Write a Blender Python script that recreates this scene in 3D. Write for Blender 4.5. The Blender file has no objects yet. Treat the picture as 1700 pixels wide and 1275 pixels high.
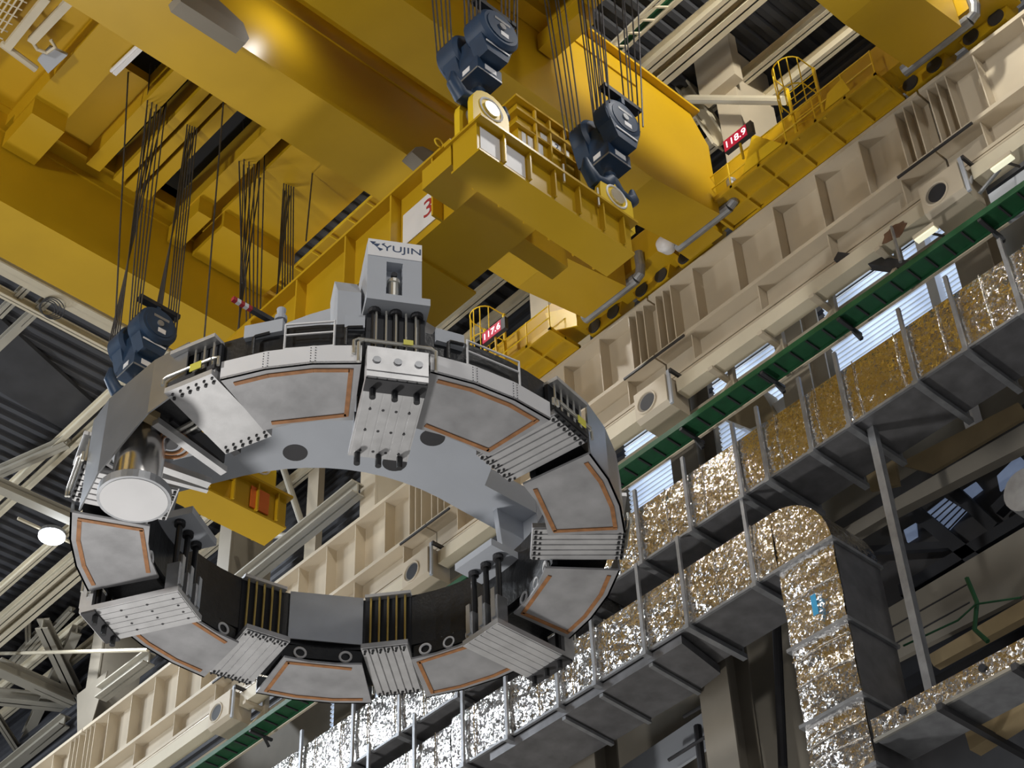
import bpy, bmesh, math, random
from mathutils import Vector, Matrix
random.seed(7)
S = bpy.context.scene
COL = S.collection
rad = math.radians
# ---------------------------------------------------------------- camera
F_PX, YAW, PIT, ROL = 2994.108, 0.801210, 0.746866, -0.0454191
CAM = Vector((0, 0, 1.6))
_f = Vector((math.cos(PIT)*math.cos(YAW), math.cos(PIT)*math.sin(YAW), math.sin(PIT)))
_r0 = Vector((math.sin(YAW), -math.cos(YAW), 0)); _u0 = _r0.cross(_f)
_r = math.cos(ROL)*_r0 + math.sin(ROL)*_u0
_u = -math.sin(ROL)*_r0 + math.cos(ROL)*_u0
cd = bpy.data.cameras.new('camera'); cam = bpy.data.objects.new('camera', cd); COL.objects.link(cam)
cam.matrix_world = Matrix(((_r.x, _u.x, -_f.x, CAM.x), (_r.y, _u.y, -_f.y, CAM.y), (_r.z, _u.z, -_f.z, CAM.z), (0, 0, 0, 1)))
cd.sensor_width = 36; cd.lens = F_PX/1700*36; cd.clip_start = .1; cd.clip_end = 400
S.camera = cam

def ray(x, y): return _f + _r*((x-850)/F_PX) - _u*((y-637.5)/F_PX)
def onz(x, y, z): d = ray(x, y); return CAM + d*((z-CAM.z)/d.z)
def onx(x, y, X): d = ray(x, y); return CAM + d*((X-CAM.x)/d.x)
def ony(x, y, Y): d = ray(x, y); return CAM + d*((Y-CAM.y)/d.y)
# ---------------------------------------------------------------- light
S.view_settings.view_transform = 'Standard'; S.view_settings.look = 'None'
S.view_settings.gamma = 1; S.view_settings.use_curve_mapping = False
S.view_settings.exposure = 0.0
w = bpy.data.worlds.new('hall_air'); S.world = w; w.use_nodes = True
wn = w.node_tree.nodes; wl = w.node_tree.links
bg = wn['Background']
tc = wn.new('ShaderNodeTexCoord'); sx = wn.new('ShaderNodeSeparateXYZ'); cr = wn.new('ShaderNodeValToRGB')
mp = wn.new('ShaderNodeMapRange'); mp.inputs[1].default_value = -1; mp.inputs[2].default_value = 1
wl.new(tc.outputs['Generated'], sx.inputs[0]); wl.new(sx.outputs['Z'], mp.inputs[0]); wl.new(mp.outputs[0], cr.inputs[0])
e = cr.color_ramp.elements
e[0].position = 0.0; e[0].color = (.62, .60, .57, 1); e[1].position = 1.0; e[1].color = (.25, .26, .28, 1)
e2 = cr.color_ramp.elements.new(.5); e2.color = (.40, .40, .41, 1)
wl.new(cr.outputs[0], bg.inputs[0]); bg.inputs[1].default_value = 0.50

def area(name, loc, target, size, power, col=(1, .96, .9)):
    l = bpy.data.lights.new(name, 'AREA'); l.shape = 'DISK'; l.size = size; l.energy = power; l.color = col
    o = bpy.data.objects.new(name, l); COL.objects.link(o); o.location = loc
    o.rotation_euler = (Vector(target)-Vector(loc)).to_track_quat('-Z', 'Y').to_euler(); return o
# hall lights: far floodlights, plus unseen fill lights added left, near and at floor
area('far_floodlight', (3, 66, 48), (24, 36, 30), 8, 7200, (.88, .94, 1))
area('left_fill_light', (-14, 22, 28), (22, 22, 34), 2.5, 4160, (1, .97, .92))  # unseen fill from the left, added to light the cranes
area('near_fill_light', (8, -6, 42), (20, 18, 30), 2.5, 1600, (1, .97, .92))  # unseen fill added behind the camera
area('far_low_floodlight', (8, 72, 30), (29, 44, 30), 4, 5000, (.88, .94, 1))
area('floor_fill_light', (15, 38, 2), (18, 24, 30), 3.0, 3600, (1, .97, .92))  # added fill from below to brighten the undersides
area('unseen_crane_light', (21.5, 13.9, 43.6), (25, 20.2, 40), 1.0, 620, (1, .97, .92))  # unseen, added to light the near web of the girder
area('unseen_crane_light', (21.0, 12.9, 38.0), (18.2, 17.0, 30), .8, 260, (1, .97, .92))  # unseen, added to light the near side of the lifting beam
_g = ony(430, 62, 23.9)
area('unseen_crane_light', _g+Vector((.5, -1.25, 1.0)), _g, .35, 26, (1, .97, .92))
area('bay_light', (21.5, 30.6, 47.5), (21, 30, 20), 1.2, 900, (1, .97, .92))
area('bay_light', (22, 9.5, 45.5), (29, 21, 47), 1.2, 2200, (1, .95, .82))  # turned up at the roof beams, stands in for yellow bounce
area('bay_light', (26.8, 55, 47.2), (26, 50, 30), 1.0, 1500, (.9, .95, 1))

# ---------------------------------------------------------------- materials
def mat(name, col, rough=.5, metal=0, var=.12, vscale=1.2, bump=0, bscale=20, emit=None, estr=0, coat=0):
    m = bpy.data.materials.new(name); m.use_nodes = True
    n = m.node_tree.nodes; l = m.node_tree.links; b = n['Principled BSDF']
    b.inputs['Roughness'].default_value = rough; b.inputs['Metallic'].default_value = metal
    g = n.new('ShaderNodeNewGeometry')
    t = n.new('ShaderNodeTexNoise'); t.inputs['Scale'].default_value = vscale; t.inputs['Detail'].default_value = 5
    l.new(g.outputs['Position'], t.inputs['Vector'])
    r = n.new('ShaderNodeValToRGB')
    r.color_ramp.elements[0].position = .3; r.color_ramp.elements[1].position = .7
    r.color_ramp.elements[0].color = tuple(c*(1-var) for c in col)+(1,)
    r.color_ramp.elements[1].color = tuple(min(1, c*(1+var*.6)) for c in col)+(1,)
    l.new(t.outputs['Fac'], r.inputs[0]); l.new(r.outputs[0], b.inputs['Base Color'])
    if bump:
        t2 = n.new('ShaderNodeTexNoise'); t2.inputs['Scale'].default_value = bscale; t2.inputs['Detail'].default_value = 4
        l.new(g.outputs['Position'], t2.inputs['Vector'])
        bp = n.new('ShaderNodeBump'); bp.inputs['Strength'].default_value = bump; bp.inputs['Distance'].default_value = .1
        l.new(t2.outputs['Fac'], bp.inputs['Height']); l.new(bp.outputs[0], b.inputs['Normal'])
    if emit:
        b.inputs['Emission Color'].default_value = emit+(1,); b.inputs['Emission Strength'].default_value = estr
    if coat: b.inputs['Coat Weight'].default_value = coat; b.inputs['Coat Roughness'].default_value = .12
    return m
YEL = mat('crane_yellow_paint', (.56, .345, .012), .34, 0, .10, .35, .03, 1.5)
YELB = mat('bright_yellow_paint', (.80, .55, .02), .4, 0, .06)
BEI = mat('beige_steel_paint', (.565, .49, .375), .5, 0, .10, .5)
CRM = mat('cream_steel_paint', (.62, .56, .43), .5, 0, .12, .6)
RST = mat('dimmed_roof_steel', (.36, .335, .28), .55, 0, .12, .6)  # darker copy of the cream paint, set against the strong far light
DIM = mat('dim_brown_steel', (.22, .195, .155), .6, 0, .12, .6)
GRY = mat('frame_grey_paint', (.46, .49, .545), .5, 0, .06, .8)
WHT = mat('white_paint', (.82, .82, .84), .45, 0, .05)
ALU = mat('brushed_aluminium', (.58, .58, .59), .42, .55, .12, 3, .02, 40)
STL = mat('grey_cover_steel', (.40, .40, .415), .38, .4, .22, 1.6, .02, 6)
PNL = mat('polished_side_sheet', (.50, .51, .53), .30, .8, .10, 1.2, .015, 3)
COP = mat('copper_tape', (.36, .165, .065), .5, .2, .25, 6)
BLK = mat('black_insulation', (.018, .019, .022), .38, 0, .3, 4, .12, 12)
ROD = mat('black_steel_rod', (.03, .03, .032), .4, .6, .2)
SIL = mat('silver_rod', (.72, .71, .66), .3, .8, .1)
STN = mat('stainless_pipe', (.78, .76, .74), .22, 1, .1, 3, .03, 4)
NAV = mat('navy_blue_paint', (.016, .042, .092), .5, 0, .2, 3)
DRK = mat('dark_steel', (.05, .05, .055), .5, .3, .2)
BLKM = mat('black_machinery', (.012, .014, .02), .6, 0, .3)
GAL = mat('galvanised_steel', (.34, .35, .37), .42, .6, .2, 3)
GRN = mat('green_tray_paint', (.012, .085, .032), .45, 0, .2, 3)
ROPE = mat('greased_wire_rope', (.08, .08, .09), .45, .5, .2, 8)
DECK = mat('dark_roof_deck', (.060, .062, .072), .6, 0, .15, .3)
CLAD = mat('dark_wall_cladding', (.085, .078, .072), .6, 0, .15, .5)
CONC = mat('beige_wall_panel', (.22, .20, .165), .7, 0, .12, .7)
DUN = mat('duct_underside_sheet', (.20, .20, .21), .42, .5, .25, 2, .03, 4)
TAN = mat('tan_gallery_beam', (.38, .29, .16), .6, 0, .15, 1)
RUST = mat('rust_stain_brown', (.17, .09, .05), .8, 0, .3, 3)
BLU = mat('blue_sticker', (.03, .30, .55), .5)
ORG = mat('orange_lamp_cover', (.75, .16, .02), .5)
RED = mat('red_paint', (.45, .03, .04), .5)
YLB = mat('yellow_label', (.75, .70, .10), .5)
LED = mat('red_display_face', (.25, .0, .02), .5, emit=(.55, .01, .05), estr=.55)
DIG = mat('lit_digits', (.9, .8, .85), .5, emit=(1, .85, .9), estr=1.4)
LAMP = mat('lamp_lens', (1, 1, 1), .5, emit=(.9, .95, 1), estr=14)
TUBE = mat('lit_tube_lens', (.9, .9, .7), .5, emit=(.85, .82, .6), estr=.7)
INK = mat('navy_ink', (.02, .05, .13), .5)

def foil():
    m = bpy.data.materials.new('crinkled_foil'); m.use_nodes = True
    n = m.node_tree.nodes; l = m.node_tree.links; b = n['Principled BSDF']
    b.inputs['Metallic'].default_value = 1; b.inputs['Roughness'].default_value = .22
    b.inputs['Base Color'].default_value = (.72, .70, .675, 1)
    g = n.new('ShaderNodeNewGeometry'); prev = None
    # crinkles: small facets that tilt at random, in two sizes, over soft waves
    for sc, k in ((13, .30), (34, .30)):
        w_ = n.new('ShaderNodeTexNoise'); w_.inputs['Scale'].default_value = sc*.6
        l.new(g.outputs['Position'], w_.inputs['Vector'])
        ad = n.new('ShaderNodeVectorMath'); ad.operation = 'MULTIPLY_ADD'; ad.inputs[1].default_value = (.12, .12, .12)
        l.new(w_.outputs['Color'], ad.inputs[0]); l.new(g.outputs['Position'], ad.inputs[2])
        v = n.new('ShaderNodeTexVoronoi'); v.inputs['Scale'].default_value = sc; l.new(ad.outputs[0], v.inputs['Vector'])
        sb = n.new('ShaderNodeVectorMath'); sb.operation = 'SUBTRACT'; sb.inputs[1].default_value = (.5, .5, .5); l.new(v.outputs['Color'], sb.inputs[0])
        ma = n.new('ShaderNodeVectorMath'); ma.operation = 'MULTIPLY_ADD'; ma.inputs[1].default_value = (k, k, k); l.new(sb.outputs[0], ma.inputs[0])
        l.new(prev.outputs[0] if prev else g.outputs['Normal'], ma.inputs[2]); prev = ma
    nz = n.new('ShaderNodeVectorMath'); nz.operation = 'NORMALIZE'; l.new(prev.outputs[0], nz.inputs[0]); l.new(nz.outputs[0], b.inputs['Normal'])
    return m
FOIL = foil()
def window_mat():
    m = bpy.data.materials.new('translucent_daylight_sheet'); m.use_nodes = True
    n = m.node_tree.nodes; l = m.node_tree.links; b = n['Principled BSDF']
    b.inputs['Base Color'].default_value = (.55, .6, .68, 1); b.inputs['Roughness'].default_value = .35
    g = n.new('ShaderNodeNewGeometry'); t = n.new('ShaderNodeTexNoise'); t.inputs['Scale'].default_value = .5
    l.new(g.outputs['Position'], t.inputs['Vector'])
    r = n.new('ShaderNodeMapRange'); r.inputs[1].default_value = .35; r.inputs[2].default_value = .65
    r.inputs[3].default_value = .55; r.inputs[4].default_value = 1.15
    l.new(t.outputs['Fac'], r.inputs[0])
    sp = n.new('ShaderNodeSeparateXYZ'); l.new(g.outputs['Position'], sp.inputs[0])     # painted stripes stand in for light through the slanted ribs
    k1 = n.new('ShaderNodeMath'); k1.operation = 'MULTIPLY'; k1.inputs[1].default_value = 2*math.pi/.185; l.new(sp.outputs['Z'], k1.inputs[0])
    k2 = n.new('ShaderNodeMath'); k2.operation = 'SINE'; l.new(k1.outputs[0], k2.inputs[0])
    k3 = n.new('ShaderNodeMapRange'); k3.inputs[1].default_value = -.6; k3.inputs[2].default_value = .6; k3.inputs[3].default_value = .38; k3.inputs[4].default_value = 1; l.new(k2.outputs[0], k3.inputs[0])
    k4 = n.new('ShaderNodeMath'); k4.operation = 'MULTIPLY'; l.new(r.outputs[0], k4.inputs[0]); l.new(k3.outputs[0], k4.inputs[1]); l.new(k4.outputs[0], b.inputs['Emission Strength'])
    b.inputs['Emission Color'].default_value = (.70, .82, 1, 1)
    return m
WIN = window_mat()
WIN2 = mat('dim_blue_sheet', (.16, .2, .28), .4, 0, .3, 2, emit=(.5, .65, 1), estr=.16)

# ---------------------------------------------------------------- mesh builder
class M:
    def __init__(s): s.v = []; s.f = []; s.T = None
    def add(s, vs, fs):
        k = len(s.v)
        for p in vs:
            p = Vector(p)
            s.v.append(s.T @ p if s.T is not None else p)
        s.f += [tuple(k+i for i in f) for f in fs]; return s
    def box(s, x0, x1, y0, y1, z0, z1):
        return s.add([(x0, y0, z0), (x1, y0, z0), (x1, y1, z0), (x0, y1, z0), (x0, y0, z1), (x1, y0, z1), (x1, y1, z1), (x0, y1, z1)],
                     [(0, 3, 2, 1), (4, 5, 6, 7), (0, 1, 5, 4), (1, 2, 6, 5), (2, 3, 7, 6), (3, 0, 4, 7)])
    def prism(s, poly, d):                       # polygon (3-D points) swept by vector d
        n = len(poly); d = Vector(d); P = [Vector(p) for p in poly]
        nrm = Vector((0, 0, 0))
        for i in range(n): nrm += P[i].cross(P[(i+1) % n])
        if nrm.dot(d) > 0: P = P[::-1]
        vs = P+[p+d for p in P]
        return s.add(vs, [tuple(range(n)), tuple(range(2*n-1, n-1, -1))]+[((i+1) % n, i, n+i, n+(i+1) % n) for i in range(n)])
    def bar(s, p, q, w, h, up=(0, 0, 1)):        # rectangular bar from p to q
        p = Vector(p); q = Vector(q); d = (q-p).normalized(); u = Vector(up)
        if abs(d.dot(u)) > .98: u = Vector((1, 0, 0))
        a = d.cross(u).normalized()*w/2; b = a.cross(d).normalized()*h/2
        vs = [p-a-b, p+a-b, p+a+b, p-a+b, q-a-b, q+a-b, q+a+b, q-a+b]
        return s.add(vs, [(0, 1, 2, 3), (7, 6, 5, 4), (1, 0, 4, 5), (2, 1, 5, 6), (3, 2, 6, 7), (0, 3, 7, 4)])
    def ibeam(s, p, q, w, h, t=.03, up=(0, 0, 1)):
        p = Vector(p); q = Vector(q); d = (q-p).normalized(); u = Vector(up)
        a = d.cross(u).normalized(); b = a.cross(d).normalized()
        s.bar(p, q, t, h, up); s.bar(p+b*(h/2-t/2), q+b*(h/2-t/2), w, t, up); s.bar(p-b*(h/2-t/2), q-b*(h/2-t/2), w, t, up); return s
    def tube(s, pts, r, n=8, cap=True):
        P = [Vector(p) for p in pts]; k = len(P); vs = []; fs = []
        R = r if isinstance(r, (list, tuple)) else [r]*k
        pa = None
        for i in range(k):
            d = (P[min(i+1, k-1)]-P[max(i-1, 0)]).normalized()
            if pa is None:
                u = Vector((0, 0, 1)) if abs(d.z) < .9 else Vector((1, 0, 0)); a = d.cross(u).normalized()
            else: a = (pa-d*pa.dot(d)).normalized()
            pa = a; b = d.cross(a)
            for j in range(n):
                th = 2*math.pi*j/n; vs.append(P[i]+(a*math.cos(th)+b*math.sin(th))*R[i])
        for i in range(k-1):
            for j in range(n): fs.append((i*n+j, i*n+(j+1) % n, (i+1)*n+(j+1) % n, (i+1)*n+j))
        if cap: fs += [tuple(range(n-1, -1, -1)), tuple((k-1)*n+j for j in range(n))]
        return s.add(vs, fs)
    def cyl(s, p, q, r, n=20): return s.tube([p, q], r, n)
    def ring(s, c, ax, R, r, n=16, m=6, a0=0, a1=360):
        ax = Vector(ax).normalized(); u = Vector((0, 0, 1)) if abs(ax.z) < .9 else Vector((1, 0, 0))
        a = ax.cross(u).normalized(); b = ax.cross(a)
        full = abs(a1-a0-360) < 1e-3
        pts = [Vector(c)+(a*math.cos(rad(a0+(a1-a0)*i/n))+b*math.sin(rad(a0+(a1-a0)*i/n)))*R for i in range(n+1)]
        return s.tube(pts, r, m, not full)
    def build(s, name, m, parent=None, org=None, smooth=False):
        if org is None and parent is None:
            org = Vector((sum(v.x for v in s.v)/len(s.v), sum(v.y for v in s.v)/len(s.v), min(v.z for v in s.v)))
        base = wloc(parent) if parent else Vector(org)
        me = bpy.data.meshes.new(name); me.from_pydata([tuple(v-base) for v in s.v], [], s.f); me.materials.append(m)
        me.validate(); bm = bmesh.new(); bm.from_mesh(me); bmesh.ops.recalc_face_normals(bm, faces=bm.faces); bm.to_mesh(me); bm.free()
        if smooth:
            for p in me.polygons: p.use_smooth = True
            try: me.set_sharp_from_angle(angle=rad(40))
            except Exception: pass
        o = bpy.data.objects.new(name, me); COL.objects.link(o)
        if parent: o.parent = parent
        else: o.location = base
        return o
def wloc(o):
    p = Vector((0, 0, 0))
    while o: p += o.location; o = o.parent
    return p
def tag(o, label, cat, group=None, kind=None):
    if label: o['label'] = label
    if cat: o['category'] = cat
    if group: o['group'] = group
    if kind: o['kind'] = kind
    return o
def empty(name, loc, label, cat, group=None):
    o = bpy.data.objects.new(name, None); COL.objects.link(o); o.location = loc; o.empty_display_size = .2
    return tag(o, label, cat, group)
def struct(name, m, mt): return tag(m.build(name, mt), None, None, None, 'structure')
def text(s, name, body, size, origin, xd, yd, m, parent, depth=.004, align='CENTER', font_x=1):
    cu = bpy.data.curves.new(name, 'FONT'); cu.body = body; cu.size = size; cu.align_x = align; cu.align_y = 'CENTER'; cu.extrude = depth
    to = bpy.data.objects.new(name, cu); COL.objects.link(to)
    bpy.context.view_layer.update()
    me = bpy.data.meshes.new_from_object(to.evaluated_get(bpy.context.evaluated_depsgraph_get()))
    bpy.data.objects.remove(to); me.name = name
    xd = Vector(xd).normalized(); yd = Vector(yd).normalized(); zd = xd.cross(yd)
    base = wloc(parent)
    for v in me.vertices:
        v.co = Vector(origin)+xd*v.co.x*font_x+yd*v.co.y+zd*v.co.z-base
    me.materials.clear(); me.materials.append(m)
    o = bpy.data.objects.new(name, me); COL.objects.link(o); o.parent = parent; return o
GOLD_SHEEN = mat('gold_sheen_rod', (.55, .40, .12), .35, .7, .1)  # silver rods with their golden reflection put into the colour
# ================================================================ setting
def corrug(m, p0, along, across, n, depth, out):   # n trapezoid ridges, running along 'along'
    p0 = Vector(p0); A = Vector(along); B = Vector(across)/n; O = Vector(out)*depth
    prof = []
    for i in range(n):
        for t, h in ((0, 0), (.38, 0), (.5, 1), (.88, 1)): prof.append(B*(i+t)+O*h)
    prof.append(B*n)
    vs = [p0+q for q in prof]+[p0+q+A for q in prof]; k = len(prof)
    m.add(vs, [(i, i+1, k+i+1, k+i) for i in range(k-1)])
    return m
m = M(); corrug(m, (-20, 2, 50), (53.5, 0, 0), (0, 88, 0), 160, .16, (0, 0, -1)); m.box(-20, 33.5, 2, 90, 50.02, 50.3); struct('ceiling', m, DECK)
m = M().box(-20.3, -20, 2, 90, 10, 50.3); struct('wall_left', m, CLAD)
m = M(); P = [onz(-60, 478, 49.5), onz(165, 683, 49.5), onz(140, 738, 49.5), onz(-60, 618, 49.5)]
m.prism([(p.x, p.y, 49.6) for p in P], (0, 0, .2)); struct('trim_1', m, DRK)
m = M().box(33.6, 33.9, 2, 90, 10, 39.4); struct('wall_right', m, CONC)
m = M(); corrug(m, (33.55, 2, 39.4), (0, 88, 0), (0, 0, 10.9), 26, .12, (-1, 0, 0)); m.box(33.58, 33.9, 2, 90, 39.4, 50.3); struct('wall_upper', m, DECK)
m = M(); corrug(m, (-20, 89.9, 20), (53.5, 0, 0), (0, 0, 30), 70, .12, (0, -1, 0)); m.box(-20, 33.6, 89.92, 90.2, 20, 50); struct('wall_far', m, DECK)
# translucent daylight strips in the right wall, ribs running along the hall
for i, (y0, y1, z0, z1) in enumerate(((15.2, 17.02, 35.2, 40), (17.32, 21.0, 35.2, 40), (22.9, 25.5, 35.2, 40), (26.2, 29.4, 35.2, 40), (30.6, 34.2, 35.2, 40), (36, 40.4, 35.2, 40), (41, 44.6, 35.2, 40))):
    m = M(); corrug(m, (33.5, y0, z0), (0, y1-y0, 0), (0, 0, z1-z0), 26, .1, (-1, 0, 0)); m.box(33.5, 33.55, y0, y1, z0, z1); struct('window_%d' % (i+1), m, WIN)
for i, (a, b, c, d) in enumerate((((1530, 856), (1568, 826), (1604, 848), (1562, 892)), ((1592, 818), (1620, 800), (1630, 812), (1604, 832)), ((1655, 790), (1690, 755), (1705, 770), (1660, 815)), ((1500, 880), (1520, 868), (1522, 890), (1506, 900)))):
    q = [onx(*p, 33.45) for p in (a, b, c, d)]
    m = M().prism(q, (.06, 0, 0)); struct('window_%d' % (i+8), m, WIN2)
m = M().box(33.05, 33.5, 17.02, 17.32, 32, 40.5); tag(m.build('window_mullion', WHT), 'white mullion post between two bright translucent wall sheets', 'mullion')
# flat dark sheet paints the shade of the gallery behind the foil ducts
m = M().box(33.53, 33.58, 8, 24, 17, 32.2); struct('gallery_shade_sheet', m, DRK)

# ---- columns above the runway
for i, (yc, lab) in enumerate(((21.1, 'broad beige wall column above the crane rail, behind the caged ladder'),
                               (30.1, 'beige wall column above the crane rail, hidden behind the yellow girders'),
                               (39.2, 'pale wall column standing behind the runway girder, seen inside the ring at centre'),
                               (48.2, 'brown wall column seen inside the ring below the yellow far end beam'),
                               (57.3, 'grey wall column with gusset plates at lower left of the ring'))):
    t = empty('steel_column', (31.4, yc, 39.5), lab, 'column', 'columns above the crane rail')
    cm = DIM if yc > 45 else BEI  # dimness of the far beige columns put into the colour
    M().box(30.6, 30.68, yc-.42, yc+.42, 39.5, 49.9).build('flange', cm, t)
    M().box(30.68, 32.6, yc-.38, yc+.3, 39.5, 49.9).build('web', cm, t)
    if yc > 50: M().prism([(30.55, yc-1.3, 43.6), (30.55, yc+1.0, 43.6), (30.55, yc+.4, 41.2), (30.55, yc-.5, 41.2)], (.04, 0, 0)).build('gusset_plate', DIM, t)
    if yc < 25: M().box(30.2, 30.6, yc-.75, yc+.75, 47.6, 49.9).build('capital', BEI, t)
for i, (yc, lab) in enumerate(((14.8, 'beige wall column beside the foil duct at far right edge'), (20.8, 'beige wall column between the two brightest wall windows'),
                               (25.05, 'tall beige wall column running down behind the lower foil duct'), (29.95, 'beige wall column behind the ring, right of its lower plates'),
                               (35.1, 'beige wall column below the ring beside white foil duct'), (40.7, 'beige wall column at bottom edge beside green cable tray'))):
    t = empty('steel_column', (31.45, yc, 16), lab, 'column', 'columns below the crane rail')
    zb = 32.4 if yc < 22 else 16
    lm = BEI if yc < 22 else DIM  # dimness of the lower beige columns put into the colour
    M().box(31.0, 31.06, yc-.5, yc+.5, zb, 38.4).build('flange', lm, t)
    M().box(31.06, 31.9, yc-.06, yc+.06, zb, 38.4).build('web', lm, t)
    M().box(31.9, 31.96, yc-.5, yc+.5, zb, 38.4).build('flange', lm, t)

# ---- roof steel
def beam(name, label, p, q, w, h, mt, cat='beam', group=None, shape='i'):
    m = M()
    if shape == 'i': m.ibeam(p, q, w, h, min(w, h)*.12)
    elif shape == 'pipe': m.tube([p, q], w/2, 10)
    else: m.bar(p, q, w, h)
    return tag(m.build(name, mt), label, cat, group)
for x, z, wd, h, lab in ((24.2, 49.1, .22, .4, 'left one of a close pair of cream roof beams running lengthwise, left of the ring'),
                         (24.75, 49.1, .22, .4, 'right one of a close pair of cream roof beams running lengthwise, left of the ring'),
                         (26.9, 48.0, .28, .40, 'cream roof beam running lengthwise just beneath the lit floodlight'),
                         (28.1, 48.0, .35, .55, 'brightest lengthwise cream roof beam between floodlight and crane rail'),
                         (28.75, 48.0, .45, .55, 'broad lengthwise cream beam touching the brightest roof beam'),
                         (31.2, 48.6, .3, .5, 'lengthwise beige beam crossing in front of the broad column at top right'),
                         (32.3, 48.4, .3, .5, 'lengthwise beige beam along the top of the right wall')):
    beam('roof_beam', lab, (x, 9, z), (x, 88, z), wd, h, CRM, 'beam', 'lengthwise roof beams')
for (a, b, z, wd, h, lab) in (((-80, 395), (420, 695), 48.1, .55, .4, 'long cream cross beam under the roof at left, just below the lowest yellow girder'),
                              ((-40, 462), (186, 586), 48.0, .25, .35, 'thin cream cross beam under the roof left of the far hook block')):
    p, q = onz(*a, z), onz(*b, z); q.y = p.y
    beam('roof_cross_beam', lab, p, q, wd, h, CRM)
for a, b, z, wd, lab in (((-2, 522), (48, 472), 48.2, .30, 'short cream roof strut at left edge between two cross beams'),
                         ((-10, 580), (84, 492), 48.2, .32, 'short cream roof strut with a coil of cable, left of the far hook block'),
                         ((-5, 785), (112, 733), 48.9, .4, 'diagonal cream roof strut meeting the pair of lengthwise beams at left edge'),
                         ((-10, 802), (125, 862), 47.6, .45, 'diagonal cream roof strut crossing under the pair of lengthwise beams'),
                         ((70, 1035), (132, 1165), 47.5, .55, 'steep cream diagonal brace above the grey gusset at lower left'),
                         ((-5, 1105), (122, 1162), 47.0, .6, 'cream diagonal brace running down into the grey gusset at lower left'),
                         ((20, 1270), (128, 1045), 47.8, .45, 'grey diagonal brace rising behind the other braces at lower left'),
                         ((-5, 1156), (112, 1168), 47.6, .6, 'grey pipe strut ending at the gusset at lower left'),
                         ((-5, 1288), (108, 1196), 46.0, .55, 'grey beam sloping up to the gusset from the lower left corner'),
                         ((-12, 1180), (32, 1248), 47.2, .3, 'thin grey brace at lower left corner'),
                         ((-5, 1130), (80, 1035), 49.0, .35, 'dim grey roof brace behind the thin level rail at left edge'),
                         ((25, 1112), (120, 1012), 49.0, .3, 'dim grey roof brace left of the grey wall column'),
                         ((45, 990), (48, 1090), 49.0, .25, 'dim upright hanger under the roof at left edge')):
    beam('roof_brace', lab, onz(*a, z), onz(*b, z), wd, wd, RST, 'brace')
beam('guard_wire', 'thin level cream rod crossing the braces at lower left', onx(-5, 1085, 29.9), onx(246, 1079, 29.9), .16, .16, CRM, 'rod', None, 'pipe')
for a, b, X, wd, lab, sh in (((168, 1152), (248, 1092), 30.45, .55, 'short beige beam between grey wall column and ring underside at lower left', 'i'),
                         ((398, 968), (594, 810), 30.2, .55, 'long beige beam sloping across the view inside the ring', 'i'),
                         ((468, 770), (506, 884), 30.6, .26, 'pale pipe brace inside the ring leaning to the long beige beam', 'pipe'),
                         ((420, 888), (498, 890), 30.6, .24, 'pale level pipe brace inside the ring below the yellow end beam', 'pipe'),
                         ((1113, 108), (1200, 236), 30.9, .5, 'cream diagonal wall brace left of the broad column at top right', 'i'),
                         ((1088, 164), (1302, 167), 30.1, .30, 'pale level pipe brace in front of the broad column at top right', 'pipe'),
                         ((1150, 155), (1190, 118), 32.4, .4, 'short cream brace behind the diagonal at top right', 'i'),
                         ((1118, 196), (1165, 158), 32.4, .3, 'lower short cream brace behind the diagonal at top right', 'i')):
    beam('wall_brace', lab, onx(*a, X), onx(*b, X), wd, wd, CRM if 'top right' in lab else RST, 'brace', None, sh)
m = M().box(32.0, 32.3, 38.9+.9, 40.6, 39.5, 49.9)
m = M(); p = onx(532, 764, 32.6); m.box(32.3, 32.6, p.y-.35, p.y+.35, 39.5, 49.9); tag(m.build('wall_post', BEI), 'slim beige wall post seen inside the ring beside the pale pipe brace', 'post')
m = M()
for k, dx in enumerate((0, 5, 11)): m.tube([onz(985+dx, 118-k*2, 47.6), onz(1120+dx, -10-k*2, 47.6)], .06, 6)
tag(m.build('cable_run', GRN), 'run of green cables along the roof at top, right of the rope bundle', 'cable')
m = M()
for dx in (-14, 18): m.bar(onz(980+dx, 120, 47.4), onz(1115+dx, -10, 47.4), .08, .1)
for k in range(7): u = k/6; m.bar(onz(966+135*u, 120-130*u, 47.4), onz(998+135*u, 120-130*u, 47.4), .06, .06)
tag(m.build('ladder_rack', CRM), 'cream ladder rack carrying green cables under the roof at top', 'rack')
# flood lamp under the roof at left
p = onz(86, 890, 47.6)
t = empty('floodlight', p, 'glaring white floodlight under the roof beams at left edge', 'lamp')
M().cyl(p+Vector((0, 0, .16)), p+Vector((0, 0, .0)), .56, 20).build('housing', GAL, t)
M().cyl(p+Vector((0, 0, .0)), p+Vector((0, 0, -.06)), .54, 20).build('lens', LAMP, t)
M().bar(p+Vector((-1.6, 0, .11)), p+Vector((1.1, 0, .11)), .1, .1).build('bracket', CRM, t)
# cable loop hung on the strut
m = M()
for k in range(4): m.ring(onz(78+k*3, 512, 47.7), (.3, .2, 1), .28+.05*k, .02, 16, 5)
tag(m.build('cable_coil', DRK), 'coil of dark cable hanging from the cream roof strut at left', 'cable')

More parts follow.
